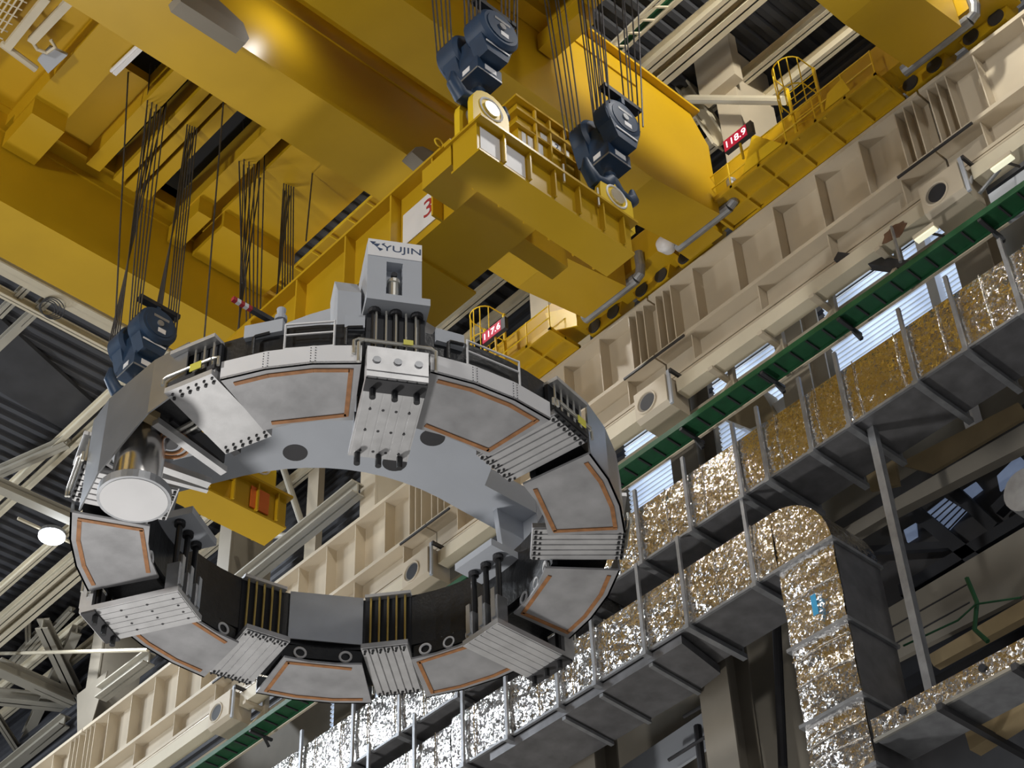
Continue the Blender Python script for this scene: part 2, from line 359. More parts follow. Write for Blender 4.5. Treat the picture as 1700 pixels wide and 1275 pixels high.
# ================================================================ crane runway along the right wall
def runway(y0, y1, lab):
    t = empty('runway_girder', (29.3, (y0+y1)/2, 36), lab, 'girder', 'beige runway girder spans')
    e = .03
    M().box(28.96, 30.4, y0+e, y1-e, 39.32, 39.46).build('top_flange', BEI, t)
    M().box(29.43, 29.50, y0+e, y1-e, 37.1, 39.32).build('web', BEI, t)
    M().box(28.96, 30.0, y0+e, y1-e, 36.98, 37.12).build('bottom_flange', BEI, t)
    M().box(29.43, 29.50, y0+e, y1-e, 36.0, 36.98).build('lower_web', BEI, t)
    M().box(29.05, 29.6, y0+e, y1-e, 35.9, 36.02).build('lower_flange', BEI, t)
    ys = [y0+.25, y0+.55, y0+.85]+[y0+2.1+k*1.55 for k in range(5)]+[y1-.85, y1-.55, y1-.25]
    for y in ys:
        if y < y1-.2: M().prism([(29.43, y, 37.12), (29.02, y, 37.12), (29.02, y, 39.32), (29.43, y, 39.32)], (0, .035, 0)).build('stiffener', BEI, t)
    for k in range(4):
        y = y0+1.2+k*2.5; M().prism([(29.43, y, 36.02), (29.08, y, 36.02), (29.08, y, 36.98), (29.43, y, 36.98)], (0, .03, 0)).build('lower_stiffener', BEI, t)
    M().box(29.5, 29.62, y0+e, y1-e, 39.46, 39.60).build('rail', GAL, t)
    M().tube([(29.1, y0+e, 35.72), (29.1, y1-e, 35.72)], .13, 10).build('chord_pipe', BEI, t)
YJ = [3.9, 13.95, 24.0, 34.1, 44.3, 54.4, 64.5, 74.6]
RL = ['beige runway girder span at top right corner', 'beige runway girder span right of the yellow crane walkway', 'beige runway girder span touching the right side of the ring',
      'pale runway girder span seen through the ring opening', 'pale runway girder span hidden behind the lower left of the ring', 'cream runway girder span at bottom left beneath the ring', 'farthest cream runway girder span at bottom left corner']
for i in range(7): runway(YJ[i], YJ[i+1], RL[i])
# rail clamps / slots dark plate over each joint and corbels
for i, yj in enumerate(YJ[1:6]):
    t = M().box(28.9, 28.95, yj-1.2, yj+1.2, 36.93, 37.0); 
    tag(t.build('joint_plate', DRK), ['dark joint plate under the runway girder at top right', 'dark joint plate under the runway girder right of the ring', 'dark joint plate under the runway girder inside the ring opening', 'dark joint plate under the girder behind the ring', 'dark joint plate under the girder at bottom left'][i], 'plate')
# air nozzles with the rectangular air duct between them
NL = ['beige air outlet box with round mouth at upper right below the runway girder', 'beige air outlet box with round mouth right of the ring above green tray', 'cream air outlet box with round mouth seen inside the ring opening', 'cream air outlet box with round mouth at bottom left under the ring']
for i in range(4):
    yc = YJ[i+1]-.15
    t = empty('air_outlet_box', (28.75, yc, 34.4), NL[i], 'air outlet', 'air outlet boxes')
    m = M(); x0, x1, y0, y1, z0, z1 = 28.45, 29.35, yc-.55, yc+.65, 34.5, 35.55
    m.prism([(x0, y0, z0+.1), (x0+.15, y0, z0), (x1, y0, z0), (x1, y0, z1), (x0, y0, z1)], (0, y1-y0, 0)).build('box', BEI, t)
    M().ring((x0-.01, yc+.2, 35.0), (1, 0, 0), .34, .03, 24, 6).build('rim', BEI, t)
    M().cyl((x0-.012, yc+.2, 35.0), (x0-.004, yc+.2, 35.0), .33, 24).build('mouth', DIM, t)
    M().cyl((x0-.018, yc+.16, 34.98), (x0-.012, yc+.16, 34.98), .27, 24).build('mouth_shade_disc', BLKM, t)  # flat dark discs; the shade of the opening is painted
    M().box(x0+.05, x0+.12, y0-.12, y0-.02, z0-.05, z1+.12).build('clamp_band', GRY, t)
    M().box(x0+.05, x1, y0-.2, y0-.12, z1, z1+.12).build('clamp_bracket', DRK, t)
for i in range(4):
    y0, y1 = YJ[i+1]+.6, YJ[i+2]-.8
    if i == 3: y1 = 54
    m = M().box(28.78, 29.22, y0, y1, 34.98, 35.45)
    tag(m.build('air_duct', CRM), ['smooth beige air duct under the runway girder at upper right', 'smooth beige air duct under the girder hidden behind the ring', 'smooth cream air duct under the girder between ring opening and lower left', 'smooth cream air duct under the girder at bottom left corner'][i], 'duct', 'air ducts between the outlet boxes')
m = M().box(28.78, 29.22, 4, 13.1, 34.98, 35.45); tag(m.build('air_duct', CRM), 'smooth beige air duct at the right edge beside upper air outlet box', 'duct', 'air ducts between the outlet boxes')
# truss brackets holding the duct and tray
k = 0
BL = {0: 'beige angle bracket under the air duct near the rust stained patch', 1: 'beige angle bracket above the green tray between two air outlets', 2: 'beige angle bracket above the green tray next to bright window gap',
      3: 'beige angle bracket above green tray right of the ring', 4: 'beige angle bracket under the air duct behind the ring', 5: 'beige angle bracket above green tray at bottom left'}
for y in (16.0, 18.2, 20.0, 21.8, 30.5, 43.0):
    t = empty('duct_bracket', (29.6, y, 33.9), BL[k], 'bracket', 'duct brackets'); k += 1
    M().bar((28.9, y, 33.95), (29.5, y+.05, 34.85), .14, .10).build('diagonal', BEI, t)
    M().bar((29.5, y, 33.8), (29.5, y, 35.88), .16, .16).build('upright', BEI, t)
    M().bar((28.7, y+.1, 34.9), (29.58, y+.1, 34.9), .16, .12).build('crossbar', BEI, t)
m = M().box(29.62, 29.7, 4, 60, 33.9, 34.95); tag(m.build('ledge_beam', BEI), 'long brownish ledge beam behind the green cable tray', 'beam')
# green ladder tray
t = empty('cable_tray', (28.9, 30, 33.55), 'long green cable ladder tray along the right wall above the foil ducts', 'cable tray')
M().box(28.60, 28.64, 6, 62, 33.52, 33.70).build('side_rail', GRN, t); M().box(29.2, 29.24, 6, 62, 33.52, 33.72).build('side_rail', GRN, t)
M().box(28.64, 29.2, 6, 62, 33.60, 33.62).build('bottom_sheet', GRN, t)
for q in range(90):
    y = 11+q*.55; M().box(28.64, 29.2, y, y+.05, 33.55, 33.6).build('rung', DRK, t)
k = 0
for y in (13.2, 17.6, 20.2, 23.1, 26.5, 33, 38, 42.5):
    t = empty('tray_bracket', (29.2, y, 33.4), ['dark tray bracket under green tray at right edge', 'dark tray bracket against the brightest window, upper one', 'dark tray bracket against the brightest window, lower one', 'dark tray bracket left of the tilted white panel', 'dark tray bracket close to the right side of the ring', 'dark tray bracket behind the ring', 'dark tray bracket below the ring near white foil', 'dark tray bracket at bottom edge under green tray'][k], 'bracket', 'tray brackets'); k += 1
    M().bar((28.6, y, 33.46), (29.5, y, 33.46), .1, .08).build('arm', DRK, t); M().bar((29.2, y, 33.42), (29.3, y-.12, 33.1), .1, .1).build('stub', DRK, t)

m = M().bar(onx(1392, 430, 29.0), onx(1530, 447, 29.4), .3, .25); tag(m.build('steel_arm', DRK), 'dark steel arm reaching over the green tray beside the rust patch', 'arm')
m = M().tube([onx(1480, 377, 28.8), onx(1482, 385, 28.7), onx(1495, 435, 28.6)], .045, 8); tag(m.build('pull_rod', GAL), 'thin shiny rod hanging in front of the rust stained duct', 'rod')
p = onx(1486, 385, 28.775); m = M(); pts = []
for k in range(18):
    a_ = k*2*math.pi/18; r_ = .26+.12*random.random(); pts.append(p+Vector((0, r_*1.25*math.cos(a_), r_*.75*math.sin(a_))))
m.prism(pts, (-.012, 0, 0)); tag(m.build('rust_patch', RUST), 'ragged rust brown patch on the smooth beige air duct', 'stain')
for (x, y), lab in (((1537, 388), 'tilted lit tube lamp below the upper air outlet box'), ((1664, 270), 'white tube lamp at the right edge beside wall bracket')):
    p = onx(x, y, 28.3); t = empty('tube_lamp', p, lab, 'lamp')
    M().bar(p+Vector((0, -.32, .04)), p+Vector((0, .32, .04)), .22, .1).build('housing', BEI, t)
    M().bar(p+Vector((0, -.3, -.04)), p+Vector((0, .3, -.04)), .16, .05).build('lit_tube', TUBE, t)
    M().bar(p+Vector((.0, 0, .06)), p+Vector((.9, 0, .55)), .05, .05).build('bracket', DRK, t)
p = onx(1672, 315, 28.9); m = M().box(p.x, p.x+.7, p.y-.6, p.y+.5, p.z-.3, p.z+.25); tag(m.build('junction_box', GRY), 'grey junction box beside the green tray at right edge', 'box')
p = onx(1605, 320, 28.9); t = empty('pipe_fitting', p, 'small white pipe fittings beside upper air outlet box', 'fitting')
M().tube([p, p+Vector((.0, -.25, .35)), p+Vector((0, -.6, .3))], .06, 8).build('elbow', WHT, t); M().tube([p+Vector((0, -.3, -.3)), p+Vector((0, -1.0, .0))], .05, 8).build('pipe', GAL, t)
m = M(); q = [onx(*p, 32.8) for p in ((1228, 712), (1305, 655), (1312, 672), (1290, 695))]; m.prism(q, (.7, 0, 0)); tag(m.build('tilted_board', WHT), 'tilted white panel in front of the wall above the foil duct', 'panel')
m = M(); q = [onx(*p, 32.6) for p in ((1190, 690), (1258, 640), (1290, 692), (1245, 712))]; m.prism(q, (.85, 0, 0)); tag(m.build('brown_board', TAN), 'brown wall panel above the foil duct beside tilted white panel', 'panel')

# ================================================================ foil ducts
DX0, DX1 = 29.0, 30.78
def duct(name, lab, y0, y1, z0, z1, bands, x0=DX0, x1=DX1):
    t = empty(name, ((x0+x1)/2, (y0+y1)/2, z0), lab, 'duct', 'foil wrapped ventilation ducts')
    # slightly pillowed front sheet
    m = M(); n = max(6, int((y1-y0)/.45)); vs = []; fs = []
    kz = 6
    for i in range(n+1):
        y = y0+(y1-y0)*i/n
        for j in range(kz+1):
            zz = z0+(z1-z0)*j/kz; b = .035*math.sin(math.pi*j/kz)+random.uniform(-.018, .018)*(0 < j < kz)
            vs.append((x0-b, y, zz))
    for i in range(n):
        for j in range(kz): fs.append((i*(kz+1)+j, (i+1)*(kz+1)+j, (i+1)*(kz+1)+j+1, i*(kz+1)+j+1))
    m.add(vs, fs); m.box(x0+.02, x0+.06, y0, y1, z0, z1); m.build('foil_front', FOIL, t)
    M().box(x0+.06, x1, y0, y1, z0, z0+.04).build('underside', DUN, t)
    M().box(x0+.06, x1, y0, y1, z0+.04, z1).build('body', FOIL, t)
    for y in bands: M().box(x0-.075, x1+.01, y, y+.05, z0-.02, z1+.01).build('strap', GAL, t)
    M().box(x0-.05, x0+.03, y0, y1, z0-.04, z0+.03).build('edge_strip', GAL, t)
    for y in [y0+.6+k*1.3 for k in range(int((y1-y0)/1.3))]: M().tube([(x0-.05, y, z0), (x0-.075, y+.02, (z0+z1)/2), (x0-.05, y, z1)], .018, 5).build('seam', FOIL, t)
    return t
duct('ventilation_duct', 'upper foil wrapped duct, bronze near the right edge, under the bright windows', 8, 27.0, 30.45, 32.25, [])
duct('ventilation_duct', 'upper foil wrapped duct, bright white stretch below the ring and lower left', 27.05, 48, 30.03, 31.85, [])
duct('ventilation_duct', 'lower foil wrapped duct ending in the big bend at right', 20.98, 33.0, 27.7, 29.42, [])
duct('ventilation_duct', 'lower foil wrapped duct at the bottom edge, bright white stretch', 33.05, 48, 27.55, 29.25, [])
# hangers: two rods and a bottom bar
HL = []
k = 0
for y in (13.0, 14.6, 16.05, 18.1, 19.3, 20.75, 21.6, 23.4, 25.2, 27.4, 30.0, 32.6, 35.2, 37.4, 40.0):
    z0 = 30.40 if y < 27 else 29.98
    lab = ['grey hanger frame around the upper foil duct at far right edge', 'grey hanger frame on the upper foil duct, second from right edge', 'grey hanger frame on the upper foil duct beside the white mullion', 'grey hanger frame on the upper foil duct below the brightest window',
           'grey hanger frame on the upper foil duct above the long strut', 'grey hanger frame on upper foil duct right of the sparkling stretch', 'grey hanger frame just left of the bronze to silver change on upper duct', 'grey hanger frame on upper duct right of the corrugated window beside the ring',
           'grey hanger frame on upper duct closest to the right side of the ring', 'grey hanger frame on upper duct hidden by the right lower rim of the ring', 'grey hanger frame on upper duct behind the lower right cover plates', 'grey hanger frame on upper duct under the lower right of the ring',
           'grey hanger frame on white upper duct below the bottom centre of the ring', 'grey hanger frame on white upper duct left of bottom centre', 'grey hanger frame on white upper duct beside the green tray at bottom'][k]; k += 1
    t = empty('duct_hanger', (29.9, y, z0), lab, 'hanger', 'hangers of the upper foil duct')
    M().box(28.84, 28.92, y-.05, y+.05, z0-.08, z0+2.4).build('rod', GAL, t)
    M().box(30.86, 30.94, y-.05, y+.05, z0-.08, z0+3.6).build('rod', GAL, t)
    M().box(28.8, 31.0, y-.08, y+.08, z0-.16, z0-.02).build('cross_bar', GAL, t)
k = 0
for y in (21.65, 23.9, 25.4, 27.2, 28.6, 30.6, 32.4, 34.5, 36.6):
    z0 = 27.66 if y < 33 else 27.5
    lab = ['grey hanger frame on lower foil duct next to the big bend', 'grey hanger frame on lower duct above the shadowed duct elbow', 'grey hanger frame on lower duct right of the ring underside', 'grey hanger frame on lower duct below the ring right rim',
           'grey hanger frame on lower duct where foil turns bright', 'grey hanger frame on lower duct in the bright stretch, right one', 'grey hanger frame on lower duct in the bright stretch, middle one', 'grey hanger frame on lower duct in the bright stretch, left one', 'grey hanger frame on lower duct at bottom edge left'][k]; k += 1
    t = empty('duct_hanger', (29.9, y, z0), lab, 'hanger', 'hangers of the lower foil duct')
    M().box(28.84, 28.92, y-.05, y+.05, z0-.08, z0+2.75).build('rod', GAL, t)
    M().box(30.86, 30.94, y-.05, y+.05, z0-.08, z0+2.75).build('rod', GAL, t)
    M().box(28.8, 31.0, y-.08, y+.08, z0-.16, z0-.02).build('cross_bar', GAL, t)
# the bend and the drop
t = empty('duct_drop', (29.9, 20.15, 15), 'broad foil wrapped duct dropping from the rounded bend at lower right', 'duct')
def bend_poly(x):
    yA, yB, zT, zB = 20.98, 19.3, 29.42, 27.7
    pts = [(x, yA, zB), (x, yA, zT)]
    for a in range(0, 91, 9): pts.append((x, yA-.05-(yA-.05-yB)*math.sin(rad(a)), zB-.05+(zT-zB+.05)*math.cos(rad(a))))
    return pts
M().prism(bend_poly(DX0), (DX1-DX0, 0, 0)).build('bend', FOIL, t, smooth=False)
m = M(); nz = 26; vs = []; fs = []
for i in range(nz+1):
    z = 15+(27.62-15)*i/nz
    for j in range(5):
        y = 19.3+1.68*j/4; b = .03*math.sin(math.pi*j/4)+random.uniform(-.02, .02)*(0 < j < 4)+.025*math.sin(i*2.1); vs.append((DX0-b, y, z))
for i in range(nz):
    for j in range(4): fs.append((i*5+j, i*5+j+1, (i+1)*5+j+1, (i+1)*5+j))
m.add(vs, fs); m.box(DX0+.03, DX0+.07, 19.3, 20.98, 15, 27.62); m.build('foil_front', FOIL, t)
M().box(DX0+.07, DX1, 19.3, 20.98, 15, 27.62).build('side_sheet', DUN, t)
for z in (27.6, 25.3, 23.25, 21.5): M().box(DX0-.1, DX1+.03, 19.22, 21.06, z, z+.09).build('flange_band', GAL, t)
for z in (26.6, 25.0, 24.3, 22.7, 22.3, 21.0): M().tube([(DX0-.05, 19.3, z), (DX0-.075, 20.1, z+.03), (DX0-.05, 20.98, z)], .02, 5).build('seam', FOIL, t)
M().ring((29.95, 19.28, 22.9), (0, 1, 0), .28, .03, 20, 6).build('inspection_ring', STN, t)
p = onx(1353, 1004, DX0-.13); M().prism([(p.x, p.y-.07, p.z-.28), (p.x, p.y+.08, p.z-.28), (p.x, p.y+.08, p.z+.28), (p.x, p.y-.07, p.z+.28)], (-.02, 0, 0)).build('sticker', BLU, t)
# elbow under the lower duct going back into the gallery
t = empty('duct_elbow', (30.6, 27, 25.9), 'dark sheet metal duct widening under the lower foil duct', 'duct')
q = [(29.05, 24.3, 27.62), (30.8, 24.6, 27.62), (30.95, 25.6, 27.62), (30.95, 31, 27.62), (29.05, 31.5, 27.62)]
M().prism(q, (0, 0, -.25)).build('sheet', DUN, t)
for y in (25.4, 27.2, 28.6): M().bar((29.05, y, 27.3), (30.95, y+.1, 27.3), .12, .1).build('stiffener_bar', GAL, t)
# right lower duct
t = empty('ventilation_duct', (29.6, 15, 22), 'small foil duct crossing the lower right corner from the drop', 'duct', 'foil wrapped ventilation ducts')
M().box(28.9, 29.0, 9, 19.15, 22.05, 22.55).build('foil_front', FOIL, t); M().box(29.0, 30.2, 9, 19.15, 22.05, 22.55).build('body', GAL, t); M().box(28.86, 28.93, 9, 19.15, 21.98, 22.06).build('edge_strip', SIL, t)
for y in (18.3, 16.2): M().cyl((28.86, y, 22.36), (28.9, y, 22.36), .09, 14).build('port', BLKM, t)
for y, lab in ((17.3, 'dark cross bar under the small foil duct at lower right, left one'), (15.4, 'dark cross bar under the small foil duct at right edge')):
    m = M().bar((28.7, y, 21.9), (32.2, y, 21.9), .14, .16); tag(m.build('support_bar', DRK), lab, 'bar')
# strut and gallery beams
m = M().box(29.4, 29.6, 17.78, 17.98, 22.5, 30.46); tag(m.build('strut', GAL), 'long grey square strut from upper foil duct down to the small duct', 'strut')
def gbox(name, lab, px, X, dep, mt, cat='beam'):
    q = [onx(*p, X) for p in px]; m = M().prism(q, (dep, 0, 0)); return tag(m.build(name, mt), lab, cat)
gbox('gallery_beam', 'pale beam under the upper foil duct crossing to the right edge', ((1395, 880), (1705, 700), (1705, 738), (1480, 852), (1395, 902)), 31.9, .3, CONC)
gbox('wall_board', 'large grey wall panel behind the long strut at lower right', ((1470, 1012), (1705, 872), (1705, 985), (1480, 1100)), 32.6, .15, CONC, 'panel')
gbox('gallery_beam', 'tan beam below the large grey panel at lower right', ((1540, 1088), (1705, 992), (1705, 1022), (1550, 1106)), 32.2, .25, TAN)
gbox('gallery_beam', 'tan boards glimpsed behind the upper foil duct at right edge', ((1490, 770), (1690, 668), (1705, 690), (1545, 785)), 32.2, .1, TAN)
gbox('gallery_beam', 'short tan board below the upper foil duct left of the strut', ((1438, 790), (1485, 762), (1492, 805), (1445, 815)), 32.2, .1, TAN)
for a, b, wd, lab in (((1505, 838), (1650, 955), .35, 'dark diagonal brace in front of the dim blue windows, left of strut end'), ((1568, 800), (1655, 880), .3, 'dark diagonal brace between the two dim blue windows at right'), ((1430, 915), (1600, 905), .2, 'dark level bar below the dim blue windows'),
                     ((1500, 985), (1705, 862), .35, 'dark thick beam above the large grey panel at lower right'), ((1490, 1010), (1640, 925), .2, 'dark thin beam above the large grey panel at lower right'), ((1480, 1135), (1705, 1010), .5, 'dark beam under the tan beam at lower right'), ((1655, 850), (1705, 800), .3, 'dark bundle below the round grey duct end')):
    m = M().bar(onx(*a, 33.0), onx(*b, 33.0), wd, wd); tag(m.build('gallery_brace', BLKM), lab, 'brace')
t = empty('window_grille', onx(1562, 890, 33.44), 'thin dark grille bars over the largest dim blue window', 'grille')
for k in range(6):
    u = k/5; a = onx(1530+(1562-1530)*u, 856+(892-856)*u, 33.44); b = onx(1568+(1604-1568)*u, 826+(848-826)*u, 33.44); M().bar(a, b, .03, .03).build('grille_bar', DRK, t)
for a, b, lab in (((1475, 1045), (1610, 968), 'upper panel joint line on the large grey panel'), ((1485, 1070), (1610, 1000), 'lower panel joint line on the large grey panel')):
    m = M().bar(onx(*a, 32.6), onx(*b, 32.6), .04, .03); tag(m.build('joint_strip', DRK), lab, 'strip')
gbox('gallery_beam', 'lowest tan beam at bottom right corner', ((1600, 1210), (1705, 1150), (1705, 1185), (1610, 1245)), 30.6, .4, TAN)
gbox('wall_board', 'dim blue grey wall panel below the dark elbow at bottom', ((1030, 1275), (1230, 1140), (1238, 1200), (1100, 1290)), 32.6, .1, GRY, 'panel')
for a, b, lab in (((1135, 1190), (1235, 1132), 'upper dark rail against the blue grey panel at bottom'), ((1110, 1262), (1240, 1180), 'lower dark rail against the blue grey panel at bottom')):
    m = M().tube([onx(*a, 32.2), onx(*b, 32.2)], .05, 8); tag(m.build('guard_rail', DRK), lab, 'rail')
for a, b, lab in (((1158, 1205), (1170, 1320), 'dark post at bottom before the blue grey panel, left one'), ((1195, 1170), (1208, 1300), 'dark post at bottom before the blue grey panel, right one')):
    m = M().tube([onx(*a, 32.3), onx(*b, 32.3)], .11, 8); tag(m.build('guard_post', DRK), lab, 'post')
for a, b, w_, lab in (((1180, 1120), (1190, 1170), .3, 'dark pipe rising behind the beige column at bottom'), ((1288, 1010), (1300, 1275), .12, 'thin conduit between the beige column and the foil drop')):
    m = M().tube([onx(*a, 32.0), onx(*b, 32.0)], w_, 10); tag(m.build('pipe', DRK), lab, 'pipe')
m = M(); pts = [onx(1605, 960, 31.5), onx(1622, 1000, 31.5), onx(1618, 1045, 31.5), onx(1640, 1065, 31.5)]; m.tube(pts, .06, 6); m.tube([onx(1500, 1072, 31.4), onx(1590, 1030, 31.4), onx(1620, 1003, 31.4), onx(1695, 992, 31.4)], .025, 6); tag(m.build('cable_bundle', GRN), 'tangle of dark green cables on the grey panel at lower right', 'cable')
p = onx(1700, 812, 30.5); m = M().cyl(p, p+Vector((.8, 0, 0)), .55, 22); tag(m.build('round_duct', GAL), 'round grey duct end at right edge below the upper foil duct', 'duct')
# ================================================================ bridge cranes
def crane(lab, ga, gb, zt, ends_y):
    t = empty('bridge_crane', (15, (ga[0]+gb[1])/2, 38.6), lab, 'crane', None)
    for (y0, y1) in (ga, gb):
        poly = [(-17, y0, 38.6), (25.2, y0, 38.6), (27.95, y0, 39.15), (27.95, y0, zt-1.0), (27.3, y0, zt), (-17, y0, zt)]
        g = M().prism(poly, (0, y1-y0, 0)).build('girder', YEL, t)
        m = M().prism([(-17, y0-.22, zt), (27.5, y0-.22, zt), (27.5, y1+.22, zt), (-17, y1+.22, zt)], (0, 0, .1)); m.build('top_flange', YEL, g)
        M().box(-17, 25.0, y0-.05, y0, zt-.75, zt-.7).build('rib', YEL, g)
        M().tube([(28.25, y0-.15, 39.55), (28.25, y1+.3, 39.55)], .17, 12).build('buffer_tube', GAL, g)
        M().tube([(28.25, y0-.15, 39.55), (28.25, y0-.32, 39.62), (28.22, y0-.4, 39.85), (28.2, y0-.4, 40.4)], .15, 12).build('tube_elbow', GAL, g)
    y0, y1 = ends_y
    c = M().box(28.3, 29.2, y0, y1, 40.05, 41.3).build('end_carriage', YEL, t)
    for (ya, yb) in (ga, gb):
        mid = (ya+yb)/2
        for s in (-1, 1):
            b = M().prism([(28.95, mid+s*1.0-.85, 40.25), (28.95, mid+s*1.0+.85, 40.25), (28.95, mid+s*1.0+.62, 39.62), (28.95, mid+s*1.0-.62, 39.62)], (.5, 0, 0)).build('bogie', YEL, c)
            for q in (-.4, .4): M().cyl((28.9, mid+s*1.0+q, 39.86), (29.55, mid+s*1.0+q, 39.86), .24, 18).build('wheel', DRK, b)
    return t
CA = crane('left yellow double girder bridge crane, ropes carrying the far end of the load', (23.9, 25.62), (32.25, 34.05), 41.95, (22.6, 35.3))
CB = crane('upper right yellow double girder bridge crane, ropes carrying the near end of the load', (11.8, 13.52), (20.2, 21.8), 43.1, (10.6, 22.4))
def walkway(par, y0, y1, x0=27.75, x1=29.05, z=39.62, rail_end=True):
    w_ = M().box(x0, x1, y0, y1, z, z+.05).build('walkway', YEL, par)
    n = max(2, round((y1-y0)/1.05))
    for i in range(n+1):
        y = y0+(y1-y0-.08)*i/n; M().box(x0, x1, y, y+.08, z-.1, z).build('cross_rib', YEL, w_)
    for x in (x0, (x0+x1)/2-.03, x1-.08): M().box(x, x+.06, y0, y1, z-.11, z).build('long_rib', YEL, w_)
    for nm, x in (('inner_guard_rail', x0+.03),):
        m = M()
        for zz in (.45, .95): m.tube([(x, y0, z+zz), (x, y1, z+zz)], .022, 6)
        for i in range(n+1):
            y = y0+.03+(y1-y0-.06)*i/n; m.tube([(x, y, z), (x, y, z+.97)], .025, 6)
        m.build('guard_rail', YELB, w_)
    return w_
wB = walkway(CB, 14.35, 20.6); wA = walkway(CA, 26.9, 32.0)
def cage(par, x, y, z, r, h):
    t = M()
    for s in (-1, 1): t.box(x+r-.05, x+r+.02, y+s*r-.03, y+s*r+.05, z, z+h)
    for k in range(int(h/.3)): t.tube([(x+r, y-r, z+.2+k*.3), (x+r, y+r, z+.2+k*.3)], .015, 5)
    L = t.build('ladder', YELB, par)
    m = M()
    for zz in (h*.45, h*.98):
        m.tube([(x+r, y-r, z+zz)]+[(x+r*math.cos(rad(a))*1.0, y+r*math.sin(rad(a)), z+zz) for a in range(-90-20, -290, -18)]+[(x+r, y+r, z+zz)], .022, 6)
    for a in (115, 150, 180, 210, 245): m.tube([(x+r*math.cos(rad(a)), y+r*math.sin(rad(a)), z+h*.1), (x+r*math.cos(rad(a)), y+r*math.sin(rad(a)), z+h*.98)], .02, 6)
    m.build('safety_cage', YELB, par)
cage(wB, 27.45, 16.7, 39.6, .48, 2.2); cage(wA, 27.4, 29.4, 39.6, .45, 2.2)
# closer railing frames and white glare blobs, cover plates
M().prism([(27.75, 19.1, 39.65), (27.75, 17.6, 39.65), (27.75, 18.5, 40.9)], (.04, 0, 0)).build('gusset_plate', YELB, wB)
M().prism([(27.75, 16.1, 39.65), (27.75, 15.2, 39.65), (27.75, 15.35, 40.35), (27.75, 15.9, 40.2)], (.04, 0, 0)).build('gusset_plate', YELB, wB)
for par, x, y, r_ in ((CB, 1104, 404, .30), (CA, 1118, 448, .24), (CA, 941, 526, .24)):
    p = onx(x, y, 27.95 if y < 420 else 29.35); M().tube([p+Vector((.3, .1, 0)), p+Vector((.05, 0, 0)), p, p+Vector((-.1, -.02, 0)), p+Vector((-.18, -.04, 0))], [r_*.6, r_, r_, r_*.85, r_*.3], 18).build('white_glare_blob', WHT, par, smooth=True)  # made-up blobs stand in for whitish glare
for a_, b_, c_, d_ in (((905, 520), (955, 508), (958, 540), (915, 550)),):
    M().prism([onx(*q, 28.2) for q in (a_, b_, c_, d_)], (.05, 0, 0)).build('bright_plate', YELB, CA)
M().box(27.9, 28.9, 20.9, 22.2, 39.55, 40.5).build('service_box', YEL, CB)
for nm, pp in (('drive_cover', ((296, -10), (300, 2), (408, 72), (414, 64), (404, 38), (372, 8), (352, -10))), ('cable_box', ((684, 252), (690, 244), (702, 243), (742, 263), (746, 275), (716, 280)))):
    M().prism([ony(x, y, 23.5) for x, y in pp], (0, .42, 0)).build(nm, DIM, CA)
# load displays
def display(px, X, body, lab):
    p = onx(*px, X); t = empty('load_display', p, lab, 'display')
    M().box(p.x, p.x+.14, p.y-.52, p.y+.50, p.z-.24, p.z+.24).build('housing', DRK, t)
    M().box(p.x-.012, p.x, p.y-.34, p.y+.49, p.z-.22, p.z+.22).build('red_face', LED, t)
    text(S, 'digits', body, .36, p+Vector((-.016, .07, -.01)), (0, -1, 0), (0, 0, 1), DIG, t)
    M().tube([p+Vector((.08, 0, -.24)), p+Vector((.1, 0, -.85))], .04, 8).build('post', YEL, t)
display((1224, 227), 27.0, '118.9', 'red lit number display by the right walkway, reading 118.9')
display((819, 549), 27.0, '117.6', 'red lit number display in front of the lower ladder cage, reading 117.6')

# ---------------------------------------------------------------- trolleys
def X412(px): return onz(px, 70+(px-222)*.622, 41.2).x
def trolley(lab, yc, xs, x_lo, x_hi, holes):
    y0, y1 = yc-3.3, yc+3.33
    t = empty('crane_trolley', ((x_lo+x_hi)/2, yc, 41.2), lab, 'trolley')
    edges = [x_lo]+[v for g in xs for v in g]+[x_hi]
    for i in range(0, len(edges), 2):
        a, b = edges[i], edges[i+1]
        if b-a < .05: continue
        bm_ = M().box(a, b, y0+.02, y1-.5, 41.2, 42.3).build('cross_beam', YEL, t)
        if .45 < b-a < 3: M().box(a+.03, b-.03, y1-1.6, y1-.05, 40.55, 41.2).build('end_box', YEL, bm_)
    for (a, b), f in zip(xs, holes):
        if f < 1: M().box(a, b, y0+(y1-y0)*f, y1-.5, 41.95, 42.3).build('recess_plate', YEL, t)
    M().box(x_lo, x_hi, y1-.5, y1, 41.5, 42.3).build('end_beam', YEL, t); M().box(x_lo, x_hi, y0, y0+.1, 41.3, 42.3).build('end_beam', YEL, t)
    M().box(x_lo-.5, x_hi+.3, y0, y1, 42.9, 44.6).build('machinery', BLKM, t)
    return t
gaps = [(X412(226), X412(292)), (X412(315), X412(338)), (X412(352), X412(358)), (X412(374), X412(380)), (X412(398), X412(447)), (X412(472), X412(489))]
TA = trolley('yellow trolley frame between the two girders of the left crane, with dark openings', 28.92, gaps, X412(168), X412(610), (.47, 1, 1, 1, .95, .47))
M().box(X412(-80), X412(62), 25.7, 32.2, 41.5, 42.3).build('cross_beam', YEL, TA); M().box(X412(62), X412(168), 27.5, 32.2, 42.0, 42.3).build('recess_plate', YEL, TA)
sw = M().box(X412(618), X412(660), 25.7, 32.2, 41.0, 41.06).build('service_walkway', YEL, TA)
m = M()
for xx in (X412(616), X412(640)): m.tube([(xx, 25.7, 40.9), (xx, 32.2, 40.9)], .04, 6)
for k in range(8): m.tube([(X412(616), 25.8+k*.85, 40.9), (X412(640), 25.8+k*.85, 40.9)], .035, 6)
